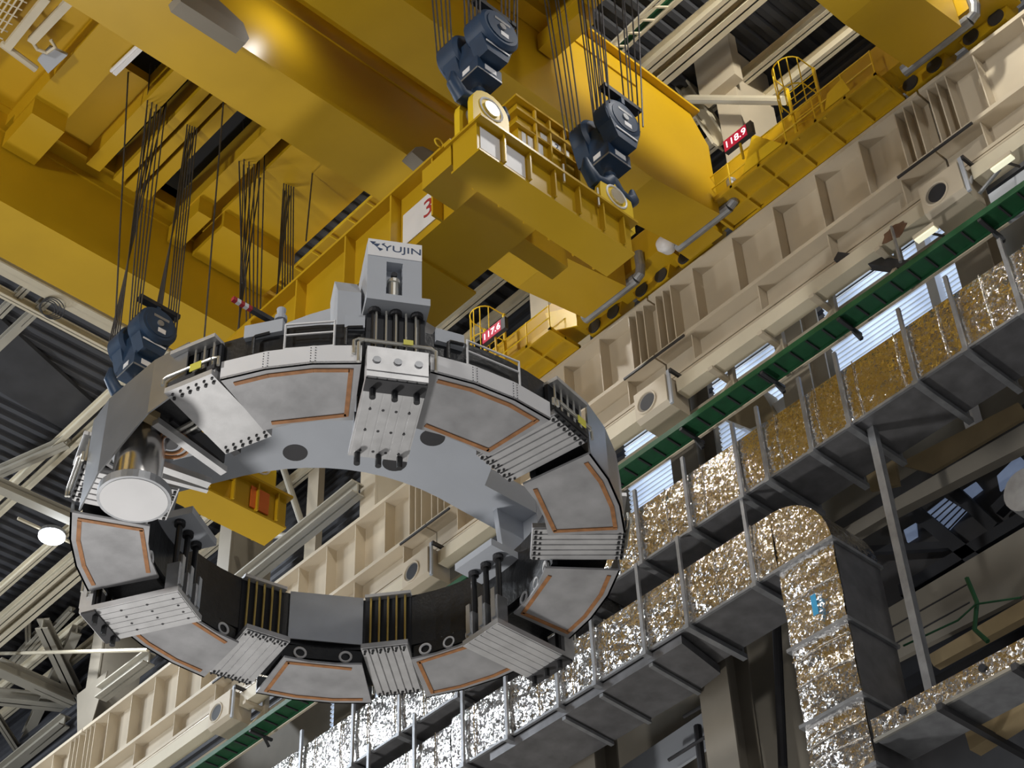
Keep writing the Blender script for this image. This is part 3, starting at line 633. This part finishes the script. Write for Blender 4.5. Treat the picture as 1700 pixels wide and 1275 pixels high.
m.build('ladder_frame', YELB, sw)
M().box(X412(642), X412(664), 27.5, 28.3, 40.6, 41.0).build('cabinet', YEL, sw); M().box(X412(640), X412(672), 26.3, 27.2, 40.7, 40.9).build('white_plate', CRM, sw)
TB = trolley('yellow trolley frame of the upper right crane at the top edge', 16.85, [(15.2, 17.3), (18.9, 21.0)], 14.4, 21.6, (.9, .9))
# rails and white pipes at the far left of the left trolley
t = empty('trolley_platform', onz(40, 60, 41.4), 'grated platform with white pipes at the top left corner', 'platform')
m = M()
for k in range(9):
    m.bar(onz(-30+k*9, -30+k*3, 41.3), onz(-70+k*9, 30+k*3, 41.3), .04, .04)
for k in range(7): m.bar(onz(-30-k*8, -30+k*12, 41.3), onz(45-k*8, 5+k*12, 41.3), .03, .03)
m.build('grating', CRM, t)
for a, b in (((78, -5), (12, 78)), ((122, -5), (52, 68))):
    M().bar(onz(*a, 40.9), onz(*b, 40.9), .22, .2).build('white_pipe', CRM, t)
M().tube([onz(2, 72, 40.9), onz(60, 115, 40.9)], .1, 8).build('white_pipe', CRM, t); M().tube([onz(52, 66, 40.9), onz(62, 82, 40.9), onz(78, 88, 40.9), onz(92, 78, 40.9), onz(84, 66, 40.9)], .05, 8).build('bent_pipe', CRM, t)
q = [onz(*p, 41.0) for p in ((62, 100), (82, 78), (112, 92), (80, 122))]; M().prism(q, (0, 0, .1)).build('grey_plate', GRY, t)
m = M(); m.bar(onz(190, 122, 41.0), onz(236, 78, 41.0), .12, .12); m.bar(onz(184, 118, 41.05), onz(230, 74, 41.05), .06, .1); tag(m.build('white_beam_clamp', WHT), 'white bar across the first dark trolley opening', 'bar')

# ================================================================ hook blocks and ropes
def hook_block(loc, lab, zc=31.1, ly=1.0):
    x, y = loc; t = empty('hook_block', (x, y, zc), lab, 'hook block', 'blue hook blocks')
    z = zc+2.2
    for s in (-1, 1):
        h = M().tube([(x, y+s*.12, z), (x, y+s*.2, z), (x, y+s*.70*ly, z), (x, y+s*.78*ly, z)], [.47, .56, .56, .48], 28).build('sheave_housing', NAV, t, smooth=True)
        M().cyl((x, y+s*.78*ly, z), (x, y+s*.80*ly, z), .40, 28).build('cover_disc', NAV, h)
        M().cyl((x, y+s*.80*ly, z), (x, y+s*.84*ly, z), .09, 14).build('axle_cap', GAL, h)
        M().box(x-.20, x+.24, y+s*.801*ly, y+s*.81*ly, z+.16, z+.24).build('nameplate', GAL, h)
        M().box(x-.04, x+.18, y+s*.801*ly, y+s*.81*ly, z-.28, z-.14).build('nameplate', WHT, h)
        M().prism([(x-.55, y+s*.2, z), (x+.55, y+s*.2, z), (x+.28, y+s*.24, z-.85), (x-.28, y+s*.24, z-.85)], (0, s*.4, 0)).build('side_cheek', NAV, t)
    M().bar((x-.55, y-.55, z+.76), (x+.62, y-.55, z+.76), .2, .13).build('rope_guard', BLKM, t)
    M().bar((x, y-.55, z+.5), (x, y-.55, z+.72), .2, .1).build('guard_post', NAV, t)
    M().prism([(x-.36, y-.34, z-.1), (x+.36, y-.34, z-.1), (x+.30, y-.34, z-.9), (x-.30, y-.34, z-.9)], (0, .68, 0)).build('centre_frame', NAV, t)
    f = M().box(x-.34, x+.34, y-.37, y+.37, z-1.25, z-.86).build('crosshead', NAV, t)
    M().bar((x-.33, y-.378, z-1.22), (x+.33, y-.378, z-1.22), .01, .05).build('white_stripe', GAL, f)
    M().bar((x-.348, y-.37, z-1.22), (x-.348, y+.37, z-1.22), .01, .05).build('white_stripe', GAL, f)
    M().bar((x-.33, y-.65, z-.56), (x+.33, y-.65, z-.56), .012, .05).build('white_stripe', WHT, t)
    M().box(x-.14, x+.18, y-.382, y-.371, z-1.12, z-.96).build('nameplate', WHT, f)
    M().box(x-.352, x-.342, y-.12, y+.1, z-1.12, z-.96).build('nameplate', WHT, f)
    M().tube([(x, y, z-1.65), (x, y, z-1.2)], .12, 16).build('shank', STN, t, smooth=True)
    hk = M(); hk.tube([(x, y, z-1.45), (x, y, z-1.7)], .16, 14)
    for s in (-1, 1):
        hk.tube([(x, y, z-1.62), (x+s*.2, y, z-1.92), (x+s*.5, y, z-1.98), (x+s*.70, y, z-1.72), (x+s*.72, y, z-1.4)], [.19, .19, .18, .15, .06], 12)
    hk.build('ramshorn_hook', NAV, t, smooth=True)
    return t
HB = [((16.13, 17.26), 'blue hook block nearest the top centre, above left lug of the lifting beam', 'wire ropes of the top centre hook block'),
      ((19.85, 17.12), 'blue hook block right of the lifting beam with painted white glare', 'wire ropes of the right hook block'),
      ((15.7, 29.4), 'blue hook block at left, partly behind the ring rim', 'wire ropes of the left hook block'),
      ((19.3, 29.4), 'blue hook block seen only through the ring opening above the yellow beam', 'wire ropes of the hidden far hook block')]
RLAB = ['dark wire rope rising from the top centre hook block', 'dark wire rope rising from the hook block right of the lifting beam', 'dark wire rope rising from the left hook block to the trolley opening', 'dark wire rope behind the yellow frame, rising to the small trolley opening']
for i, (xy, lab, grp) in enumerate(HB):
    hook_block(xy, lab, ly=.82 if i == 1 else 1.0)
    x, y = xy; zt = 43.4
    for s in (-1, 1):
        for k in range(5):
            for sx in (-1, 1):
                yy = y+s*(.22+.12*k); xx = x+sx*.53
                if i < 2:
                    top = Vector((x+sx*(.74+random.uniform(-.12, .12)), y+s*(.36+.19*k)+random.uniform(-.08, .08), zt))
                else:                                    # through the openings of the far trolley
                    px = {(2, -1): 250+8*k, (2, 1): 317+4*k, (3, -1): 404+9*k, (3, 1): 472+4*k}[(i, sx)]+(2 if s > 0 else 0)
                    top = onz(px, 84+(px-222)*.622+(9 if s > 0 else 2), 42.7)
                m = M().tube([(xx, yy, 33.35), top], .019, 6)
                tag(m.build('wire_rope', ROPE), RLAB[i], 'rope', grp)
for (a, b, lab) in (((213, 118, 42), (191, 545, 33.3), 'single thin rope left of the far left rope bundle'), ((371, 170, 41.2), (338, 575, 33), 'single thin rope hanging between the two far rope bundles'), ((397, 268, 41.2), (402, 470, 36.5), 'single thin rope left of the hidden hook block bundle'),
                    ((519, 285, 41.3), (508, 400, 37.5), 'single short rope at the small trolley opening, right end')):
    m = M().tube([onz(*a), onz(*b)], .022, 6); tag(m.build('wire_rope', ROPE), lab, 'rope')

# ================================================================ lifting beam (yellow)
t = empty('lifting_beam', (17.7, 23.2, 29.3), 'big yellow lifting beam hung from four hook blocks above the ring', 'lifting beam')
LB = t
def end_beam(y0, y1):
    b = M().box(15.72, 20.1, y0, y1, 29.3, 29.36).box(15.72, 20.1, y0+.06, y1-.06, 29.36, 30.2).build('end_beam', YEL, LB)
    M().box(15.66, 20.16, y0-.14, y1+.14, 30.2, 30.27).build('top_flange', YEL, b)
    for x in (16.35, 17.05, 17.75, 18.45, 19.15, 19.75):
        for yy in ((y0-.08, y0+.06), (y1-.06, y1+.08)): M().box(x, x+.04, *yy, 29.36, 30.2).build('stiffener', YEL, b)
    for x in (16.2, 19.95) if y0 < 20 else (15.7, 19.3):
        xs = min(max(x, 15.95), 19.85)
        for dy in (-.30, .12):
            ym = (y0+y1)/2+dy
            pts = [(xs-.5, ym, 30.25)]+[(xs+.5*math.cos(rad(a)), ym, 31.05+.5*math.sin(rad(a))) for a in range(180, -1, -20)]+[(xs+.5, ym, 30.25)]
            L = M().prism(pts, (0, .16, 0)).build('lug', YELB, b)
            M().cyl((xs, ym-.05, 31.05), (xs, ym+.21, 31.05), .2, 18).build('pin', SIL, L)
            M().ring((xs, ym-.005, 31.05), (0, 1, 0), .30, .03, 20, 6).build('bush', WHT, L)
    return b
eN = end_beam(16.85, 17.7); eF = end_beam(28.95, 29.85)
for (xa, xb) in ((15.8, 16.33), (16.42, 17.02)): M().box(xa, xb, 16.895, 16.905, 29.45, 30.12).build('glare_and_sign_panel', WHT, eN)  # white sheets paint the glare on the web
c = M().box(16.8, 18.45, 17.7, 28.95, 29.95, 31.8).build('centre_beam', YEL, LB)
M().box(16.5, 18.75, 18.6, 28.4, 31.8, 31.88).build('top_flange', YEL, c)
M().box(16.55, 18.7, 20.3, 26.5, 29.88, 29.95).build('bottom_flange', YEL, c)
for y in (19.2, 20.6, 22.2, 24.0, 25.8, 27.4):
    M().box(16.52, 16.8, y, y+.05, 29.95, 31.8).build('stiffener', YEL, c)
s_ = M().box(16.775, 16.79, 19.35, 20.5, 30.2, 31.2).build('sign', WHT, c)
text(S, 'red_mark', '3', .75, (16.77, 19.65, 30.72), (0, -1, 0), (0, 0, 1), RED, s_)
M().box(16.77, 16.775, 19.38, 19.42, 30.2, 31.2).build('sign_edge', RED, s_)
# raised cross piece standing on the beam behind the near end
Yc = 18.17
x_ = M().box(18.3, 20.2, Yc+.15, Yc+.95, 32.6, 34.3).build('cross_piece', YEL, LB)
for z0, z1, dy in ((34.33, 34.40, 0), (33.86, 33.92, 0), (33.42, 33.47, .05)): M().box(18.15, 20.3, Yc+dy, Yc+1.0, z0, z1).build('flange', YEL, x_)
for x in (18.75, 19.2, 19.65, 20.05): M().box(x, x+.05, Yc+.03, Yc+.15, 32.6, 34.33).build('stiffener', YEL, x_)
for (xa, xb) in ((18.40, 18.52), (18.58, 18.74), (18.84, 19.05)): M().box(xa, xb, Yc+.135, Yc+.15, 32.75, 33.36).build('glare_and_sign_panel', WHT, x_)  # glare between the stiffeners, painted as white sheets
w2 = M().box(19.0, 19.9, Yc+.13, Yc+.15, 33.52, 33.80).build('glare_and_sign_panel', WHT, x_)
text(S, 'panel_mark', '2', .26, (19.5, Yc+.12, 33.66), (1, 0, 0), (0, 0, 1), INK, w2)
M().box(17.6, 19.95, Yc+.45, Yc+.95, 31.88, 32.6).build('pedestal', YEL, x_); M().box(18.5, 19.9, Yc+.45, Yc+.95, 30.2, 31.88).build('support_leg', YEL, x_)
for p in ((18.0, 16.75), (19.0, 16.75)): M().tube([(p[0], p[1], 29.95), (p[0], p[1], 30.5)], .03, 6).build('rod', SIL, eN)
M().box(15.72, 16.6, 17.7, 18.6, 29.6, 30.2).build('corner_plate', YEL, LB)
M().prism([(16.5, 18.6, 31.8), (16.5, 17.7, 30.3), (16.56, 17.7, 30.3), (16.56, 18.6, 31.8)], (.3, 0, 0)).build('sloped_plate', YEL, LB)
M().ring((16.45, 18.9, 31.95), (0, 1, 0), .12, .02, 14, 6).build('lifting_eye', YELB, LB)
M().box(19.0, 19.55, 28.955, 28.99, 29.45, 30.1).build('orange_cover', ORG, eF)
# ================================================================ coil ring
CX, CY = 17.71, 23.2
def pol(r, a, z): return Vector((CX+r*math.cos(rad(a)), CY+r*math.sin(rad(a)), z))
COIL = empty('magnet_coil', (CX, CY, 23.9), 'huge ring shaped magnet coil hanging level, grey plates underneath with copper strips', 'magnet coil')
def annulus(m, r0, r1, z0, z1, n=72, a0=0, a1=360):
    full = a1-a0 >= 360; k = n if full else n+1; vs = []
    for i in range(k):
        a = a0+(a1-a0)*i/n
        vs += [pol(r0, a, z0), pol(r1, a, z0), pol(r1, a, z1), pol(r0, a, z1)]
    fs = []
    for i in range(n):
        j = (i+1) % k
        for q in range(4): fs.append((i*4+q, i*4+(q+1) % 4, j*4+(q+1) % 4, j*4+q))
    if not full: fs += [(0, 1, 2, 3), ((k-1)*4+3, (k-1)*4+2, (k-1)*4+1, (k-1)*4)]
    return m.add(vs, fs)
annulus(M(), 4.3, 5.36, 24.36, 25.18).build('winding_body', BLK, COIL)
iw = annulus(M(), 4.18, 4.3, 24.5, 25.84).build('inner_wall', BLK, COIL)
def loc(a):      # local frame at angle a: x = radial, y = tangential
    return Matrix.Translation((CX, CY, 0)) @ Matrix.Rotation(rad(a), 4, 'Z')
def MT(a): m = M(); m.T = loc(a); return m
# cover plates with copper tape
for k, a in enumerate((60, 20, -20, -60, -100, -140, 140, 100)):
    w1, w2 = 13.0, 13.5
    p = [pol(4.02, a-w1+.8, 24), pol(4.02/math.cos(rad(4)), a-4, 24), pol(4.02/math.cos(rad(4)), a+4, 24), pol(4.02, a+w1-.8, 24), pol(5.58, a+w2, 24), pol(5.58, a+4.5, 24), pol(5.58, a-4.5, 24), pol(5.58, a-w2, 24)]
    pl = M().prism(p, (0, 0, .05)).build('cover_plate', STL, COIL)
    def strip(q, z=23.985): m = M(); [m.bar(q[i], q[i+1], .085, .02) for i in range(len(q)-1)]; return m
    d = .02
    strip([pol(5.38, a+w2-2.2, 23.99), pol(5.40, a+4.4, 23.99), pol(5.40, a-4.4, 23.99), pol(5.38, a-w2+2.0, 23.99)]).build('copper_strip', COP, pl)
    strip([pol(4.17, a+w1-2.6, 23.99), pol(4.17, a-w1+4, 23.99)]).build('copper_strip', COP, pl)
    if a not in (100, 140): strip([pol(5.42, a+w2-1.9, 23.99), pol(4.14, a+w1-2.6, 23.99)]).build('copper_strip', COP, pl)
    else: strip([pol(5.42, a+w2-1.9, 23.99), pol(4.14, a+w1-2.6, 23.99)]).build('copper_strip', COP, pl)
    # outer band of bolted white sheets
    zt = 25.35 if a == -60 else 24.44
    mt = WHT if a in (-100, -140) else PNL
    for (b0, b1) in ((-w2, -4.5), (-4.5, 4.5), (4.5, w2)):
        bs = M(); bs.add([pol(5.58, a+b0, 24), pol(5.58, a+b1, 24), pol(5.58, a+b1, zt), pol(5.58, a+b0, zt), pol(5.54, a+b0, 24), pol(5.54, a+b1, 24), pol(5.54, a+b1, zt), pol(5.54, a+b0, zt)],
                         [(0, 1, 2, 3), (7, 6, 5, 4), (0, 4, 5, 1), (3, 2, 6, 7), (0, 3, 7, 4), (1, 5, 6, 2)])
        sh = bs.build('side_sheet', mt, pl)
    m = M()
    for b in (-4.5, 4.5):
        for q in range(6):
            for db in (-.45, .45): pp = pol(5.585, a+b+db, 24.06+q*.065); m.ring(pp, pp-Vector((CX, CY, pp.z)), .006, .006, 6, 4)
    if a in (-100, -140): m.build('rivets', DRK, pl)
    # lifting rings inside the plate
    for b in ((-8, 0, 8) if a in (-20, 20) else (-7, 7)):
        ax = pol(1, a+b, 0)-Vector((CX, CY, 0)); pp = pol(4.1, a+b, 24.26); ax.z = 0
        M().ring(pp, ax, .125, .028, 16, 6).build('lifting_ring', WHT, COIL)
    M().bar(pol(4.24, a-12, 24.3), pol(4.24, a+12, 24.3), .12, .3).build('inner_ledge', BLK, COIL)
    for b in (-5, 0, 4): 
        M().tube([pol(4.16, a+b-1.2, 24.5), pol(4.14, a+b-.8, 24.4), pol(4.14, a+b+1.2, 24.38), pol(4.16, a+b+1.5, 24.2)], .03, 6).build('black_hose', BLK, COIL)
p0, p1 = pol(4.13, 71, 24.6), pol(4.13, 48, 24.6)
M().prism([p0, p1, p1+Vector((0, 0, 1.27)), p0+Vector((0, 0, 1.27))], (pol(.03, 60, 0)-Vector((CX, CY, 0)))).build('inner_cover_sheet', PNL, COIL)
# ordinary clamps
def rods(a, r, z0, z1, n, wd, rr, mt, par, nm='tie_rod'):
    for i in range(n):
        y = -wd/2+wd*i/(n-1); q = MT(a); q.tube([(r, y, z0), (r, y, z1)], rr, 8); q.build(nm, mt, par)
for a in (40, 80, 160, 200, -80, -40):
    c = empty('clamp', pol(4.6, a, 24.2), None, None); c.parent = COIL; c.location = pol(4.6, a, 24.2)-COIL.location
    r0, r1 = 3.68, 5.56
    smooth = a == 200
    q = MT(a); n = 6; wd = 1.04
    q.box(r0, r1, -wd/2, wd/2, 24.22, 24.34)
    if not smooth:
        for i in range(n): y = -wd/2+wd*(i+.12)/n; q.box(r0+.03, r1-.03, y, y+wd*.76/n, 24.185, 24.22)
    else: q.box(r0, r1+.1, -wd/2, wd/2, 24.10, 24.22)
    q.build('base_plate', ALU, c)
    for rr in (r0+.07, r1-.1):
        q = MT(a)
        for i in range(n):
            y = -wd/2+wd*(i+.5)/n; q.cyl((rr, y, 24.06 if smooth else 24.15), (rr, y, 24.24), .032, 8); q.cyl((rr+.1, y+.03, 24.07 if smooth else 24.16), (rr+.1, y+.03, 24.24), .025, 8)
        q.box(rr-.045, rr+.14, -wd/2+.05, wd/2-.05, 24.21, 24.225); q.build('bolt_row', BLK, c)
    q = MT(a); q.box(5.36, 5.44, -wd/2, wd/2, 24.34, 25.06); q.build('outer_back_plate', BLKM, c)
    q = MT(a); q.box(5.30, 5.66, -wd/2+.02, wd/2-.02, 25.06, 25.15); q.build('top_plate', ALU, c)
    q = MT(a); q.box(4.13, 4.2, -wd/2, wd/2, 24.34, 25.8); q.build('inner_back_plate', BLKM, c)
    q = MT(a); q.box(3.98, 4.3, -wd/2, wd/2, 25.8, 25.88); q.build('inner_top_plate', ALU, c)
    rods(a, 5.52, 24.42, 25.06, 5, .82, .025, SIL, c)
    rods(a, 4.06, 24.34, 25.8, 5, .78, .028, SIL if a > 90 or a < 0 else GOLD_SHEEN, c, 'inner_tie_rod')
    q = MT(a); q.tube([(5.62, -.62, 24.36), (5.62, -.62, 24.50), (5.62, -.52, 24.53), (5.62, .52, 24.53), (5.62, .62, 24.50), (5.62, .62, 24.3)], .032, 8)
    q.tube([(5.68, -.56, 24.3), (5.68, -.56, 24.43), (5.68, -.48, 24.47), (5.68, .5, 24.47)], .03, 8); q.build('cooling_pipe', SIL, c)
    q = MT(a); q.box(5.44, 5.6, -wd/2, wd/2, 24.3, 24.40); q.build('outer_bolt_box', DRK, c)
    if a in (200, -80):
        q = MT(a); q.box(5.70, 5.715, .05, .3, 24.32, 24.5); q.build('yellow_label', YLB, c)
# terminal region at the left
T = empty('terminal', pol(4.9, 180, 23.0), None, None); T.parent = COIL; T.location = pol(4.9, 180, 23.0)-COIL.location
fx, fy = 12.72, 23.24
M().tube([(fx, fy, 22.95), (fx, fy, 24.45)], .46, 36).build('vertical_pipe', STN, T, smooth=True)
M().tube([(fx, fy, 22.78), (fx, fy, 22.95)], .68, 40).build('end_flange', GAL, T)
M().tube([(fx, fy, 22.77), (fx, fy, 22.785)], .62, 40).build('blank_cover', WHT, T)
m = M()
for k in range(28):
    a = rad(k*360/28); m.cyl((fx+.6*math.cos(a), fy+.6*math.sin(a), 22.95), (fx+.6*math.cos(a), fy+.6*math.sin(a), 23.0), .03, 6)
m.build('flange_bolts', DRK, T)
p6 = [onz(x, y, 24.3) for x, y in ((262, 695), (205, 725), (182, 755), (200, 790), (275, 780), (305, 740))]
M().prism(p6, (0, 0, .06)).build('mount_plate', GRY, T)
pc = onz(282, 738, 24.28)
M().ring(pc, (0, 0, 1), .38, .035, 28, 6).build('copper_ring', COP, T); M().ring(pc, (0, 0, 1), .26, .035, 24, 6).build('copper_ring', COP, T); M().cyl(pc, pc+Vector((0, 0, .02)), .16, 20).build('copper_hub', DRK, T)
for a_, b_, w_ in (((258, 700), (372, 782), .16), ((262, 772), (348, 802), .18), ((262, 790), (345, 812), .1)):
    M().bar(onz(*a_, 24.15), onz(*b_, 24.15), w_, .14).build('support_bar', ALU, T)
for a_, b_, w_ in (((300, 655), (395, 745), .16), ((285, 690), (370, 760), .1)):
    M().bar(onz(*a_, 24.45), onz(*b_, 24.45), w_, .3).build('dark_beam', DRK, T)
M().tube([onz(*p, 24.3) for p in ((306, 655), (308, 672), (328, 692), (318, 702), (292, 716))], .05, 8).build('bent_pipe', SIL, T)
M().tube([onz(*p, 24.32) for p in ((312, 652), (318, 670), (338, 694), (326, 708), (300, 722))], .04, 8).build('bent_pipe', SIL, T)
M().box(*(lambda p: (p.x-.12, p.x+.12, p.y-.12, p.y+.12))(onz(252, 684, 24.4)), 24.2, 24.5).build('tan_block', TAN, T)
M().tube([onz(*p, 24.35) for p in ((186, 752), (178, 768), (196, 780), (235, 784))], .06, 8).build('bent_pipe', ALU, T)
for (p_, q_) in (((-161.5, 24.15), (-170.3, 23.95)), ((-170.3, 23.95), (174.7-360, 23.42)), ((174.7-360, 23.42), (167-360, 23.05))):
    m = M(); r = 5.58; A0, A1, B1, B0 = pol(r, p_[0], p_[1]), pol(r, q_[0], q_[1]), pol(r, q_[0], 25.3), pol(r, p_[0], 25.3)
    dd = (Vector((CX, CY, 0))-pol(1, (p_[0]+q_[0])/2, 0))*.03
    m.prism([A0, A1, B1, B0], dd).build('outer_panel', PNL, T)
# things on the rim
for (a0, a1) in ((-141.3, -131.8), (-105.6, -93.6)):
    m = M(); R = 5.5
    for z in (24.50, 24.85, 25.12): m.bar(pol(R, a0, z), pol(R, a1, z), .03, .03)
    for a in (a0, a1): m.bar(pol(R, a, 24.44), pol(R, a, 25.14), .03, .03)
    m.build('guard_frame', WHT, COIL)
for a0, a1, r, z in ((-150, -142, 5.36, 25.3), (-130, -126, 5.34, 25.3), (-112, -106, 5.36, 25.22)):
    M().bar(pol(r, a0, z-.12), pol(r, a1, z-.12), .22, .32).build('rim_box', GRY, COIL)
for a in (-146, -128, -108): M().tube([pol(5.5, a-1.6, 24.5), pol(5.5, a-1.6, 24.92), pol(5.5, a-1.2, 24.96), pol(5.5, a+1.6, 24.98)], .035, 8).build('black_hose', BLK, COIL)
# striped pole
t = empty('striped_pole', onz(455, 535, 25.5), 'red and white striped pole on the rim at upper left of the ring', 'pole')
pa, pb = onz(386, 496, 25.6), onz(455, 535, 25.6)
M().bar(pa+(pb-pa)*.45, pb, .1, .1).build('dark_arm', DRK, t)
for k in range(5): M().bar(pa+(pb-pa)*(.45*k/5), pa+(pb-pa)*(.45*(k+1)/5), .085, .085).build('stripe', RED if k % 2 == 0 else WHT, t)
p = onz(466, 533, 25.5); M().tube([p, p+Vector((0, 0, .1)), p+Vector((0, 0, .12)), p+Vector((0, 0, .3))], [.12, .12, .07, .09], 12).build('post', GRY, t)

# ================================================================ grey lifting frame
LF = empty('lifting_frame', (CX, CY, 27.2), 'grey three armed lifting frame gripping the ring with long rods', 'lifting frame')
ARMS = (-120, 0, 120)
pts = []
for a in ARMS:
    def loc2(r, y): return loc(a) @ Vector((r, y, 27.2))
    hw = .52
    pts += [loc2(4.95, -hw), loc2(4.95, hw)]
    P0 = loc2(3.3, hw-.02); P1 = loc(a+120) @ Vector((3.3, -hw+.02, 27.2)); C_ = pol(.35 if a == 0 else 3.9, a+60, 27.2)
    for i in range(13):
        u = i/12; pts.append(P0*(1-u)**2+C_*2*u*(1-u)+P1*u*u)
M().prism(pts, (0, 0, .6)).build('star_plate', GRY, LF)
for p in ((490, 752), (655, 769), (718, 727)):
    q = onz(*p, 27.19); M().cyl(q, q+Vector((0, 0, .008)), .27, 24).build('hole_shade_disc', DRK, LF)  # flat dark discs paint the shade of the holes
M().box(CX-.75, CX+.75, CY-.75, CY+.75, 27.9, 29.2).build('centre_post', GRY, LF); M().box(CX-.5, CX+.5, CY-.5, CY+.5, 29.2, 29.95).build('link', GRY, LF)
for a in ARMS:
    L = empty('clamp_head', pol(4.6, a, 25.5), None, None); L.parent = LF; L.location = pol(4.6, a, 25.5)-LF.location
    q = MT(a); q.box(3.35, 5.72, -.60, .60, 25.50, 25.68); q.build('head_plate', GRY, L)
    q = MT(a)
    b0 = 4.45 if a == -120 else 4.85; q.box(b0, 5.2, -.53, -.16, 25.68, 27.68); q.box(b0, 5.2, .16, .53, 25.68, 27.68); q.box(b0, 5.2, -.16, .16, 27.1, 27.68); q.box(b0, 4.95, -.16, .16, 25.68, 27.1); q.build('head_block', GRY, L)
    q = MT(a); q.box(5.2, 5.215, -.53, .53, 27.22, 27.68); wp = q.build('white_band', WHT, L)
    q = MT(a); q.tube([(5.08, 0, 25.7), (5.08, 0, 26.6)], .10, 14); q.tube([(5.08, 0, 26.6), (5.08, 0, 26.68)], .13, 14); q.build('piston', SIL, L)
    q = MT(a); q.cyl((5.1, 0, 26.8), (5.18, 0, 26.8), .06, 12); q.build('pin_hole', BLKM, L)
    q = MT(a); q.prism([(4.05, -.07, 27.2), (4.85, -.07, 27.2), (4.85, -.07, 25.68), (4.25, -.07, 25.68)], (0, .14, 0)); q.build('web', GRY, L)
    if a == -120:
        xd = (loc(a).to_3x3() @ Vector((0, 1, 0))); o_ = loc(a) @ Vector((5.217, .14, 27.46))
        text(S, 'lettering', 'YUJIN', .24, o_, xd, (0, 0, 1), INK, wp, .003, font_x=1.25)
        lg = M()
        def lp(y, z): return loc(a) @ Vector((5.217, y, z))
        for tri in (((-.50, 27.60), (-.38, 27.60), (-.44, 27.52)), ((-.44, 27.54), (-.30, 27.56), (-.36, 27.46)), ((-.36, 27.46), (-.24, 27.42), (-.30, 27.36)), ((-.27, 27.56), (-.20, 27.60), (-.24, 27.52))):
            lg.prism([lp(*p) for p in tri], (loc(a).to_3x3() @ Vector((.004, 0, 0))))
        lg.build('emblem', INK, wp)
    # side knees of curved plate
    for s in ((-1,) if a == -120 else ()):
        q = MT(a); q.prism([(4.3, s*.6, 25.2), (5.1, s*.6, 25.2), (4.95, s*.6, 26.4), (4.3, s*.6, 27.3), (3.7, s*.6, 27.3)], (0, s*.45, 0)); q.build('knee', GRY, L)
    for r in (5.42, 3.72):
        for y in (-.40, 0, .40):
            q = MT(a); q.tube([(r, y, 23.62), (r, y, 25.5)], .065, 10); rd = q.build('lifting_rod', ROD, L)
            q = MT(a); q.tube([(r, y, 25.40), (r, y, 25.50)], .12, 12); q.build('collar', DRK, L)
            if r < 4:
                q = MT(a); q.box(r-.16, r+.12, y-.11, y+.11, 23.68, 24.35); q.box(r-.2, r-.16, y-.06, y+.06, 23.8, 24.55); q.build('rod_shoe', PNL, L)
            else:
                q = MT(a); q.tube([(r, y, 23.3), (r, y, 23.62)], .06, 8); q.build('rod_end', BLK, L)
    rr = 5.72
    q = MT(a); q.box(3.5, rr, -.56, .56, 23.55, 23.68)
    pl = q.build('lower_plate', ALU, L)
    if a != 0:
        q = MT(a)
        for i in range(7):
            for j in (-.36, -.12, .12, .36): 
                if (i+int(j*10)) % 2: q.cyl((3.7+i*.29, j, 23.527), (3.7+i*.29, j, 23.54), .028, 8)
        q.build('bolt_holes', DRK, pl)
    q = MT(a); q.box(5.45, rr+.02, -.56, .56, 23.68, 24.26); q.build('outer_shoe', ALU, L)
    q = MT(a); q.box(5.35, rr-.05, -.56, .56, 23.5, 23.56); q.build('edge_bar', DRK, L)
    for y in (-.38, 0, .38): q = MT(a); q.cyl((rr+.02, y, 23.93), (rr+.05, y, 23.93), .075, 12); q.build('shoe_bolt', GAL, L)
    for y in ((-.40, 0, .40) if a == -120 else ()): q = MT(a); q.cyl((3.6, y, 23.28), (3.6, y, 23.56), .06, 10); q.build('rod_end', BLK, L)
    q = MT(a)
    for y in (-.45, -.27, -.09, .09, .27, .45): q.box(3.52, rr-.02, y-.075, y+.075, 23.535, 23.55)
    q.box(3.55, rr-.05, -.5, .5, 23.545, 23.553); q.build('raised_strips', ALU, pl)
    q = MT(a); q.tube([(5.62, -.7, 23.95), (5.62, -.7, 24.42), (5.62, -.6, 24.5), (5.62, .62, 24.5), (5.62, .72, 24.42), (5.62, .72, 23.95)], .035, 8); q.tube([(5.55, -.78, 24.2), (5.55, -.78, 24.52), (5.55, -.7, 24.58), (5.55, .3, 24.58)], .035, 8); q.build('cooling_pipe', SIL, L)
    rods(a, 5.48, 24.5, 25.45, 5, .74, .022, SIL, L, 'thin_rod')
    q = MT(a); q.box(5.36, 5.42, -.55, .55, 24.3, 25.4); q.build('dark_back', BLKM, L)
    if a == -120: q = MT(a); q.box(5.72, 5.73, .1, .28, 24.42, 24.54); q.build('yellow_label', YLB, L)
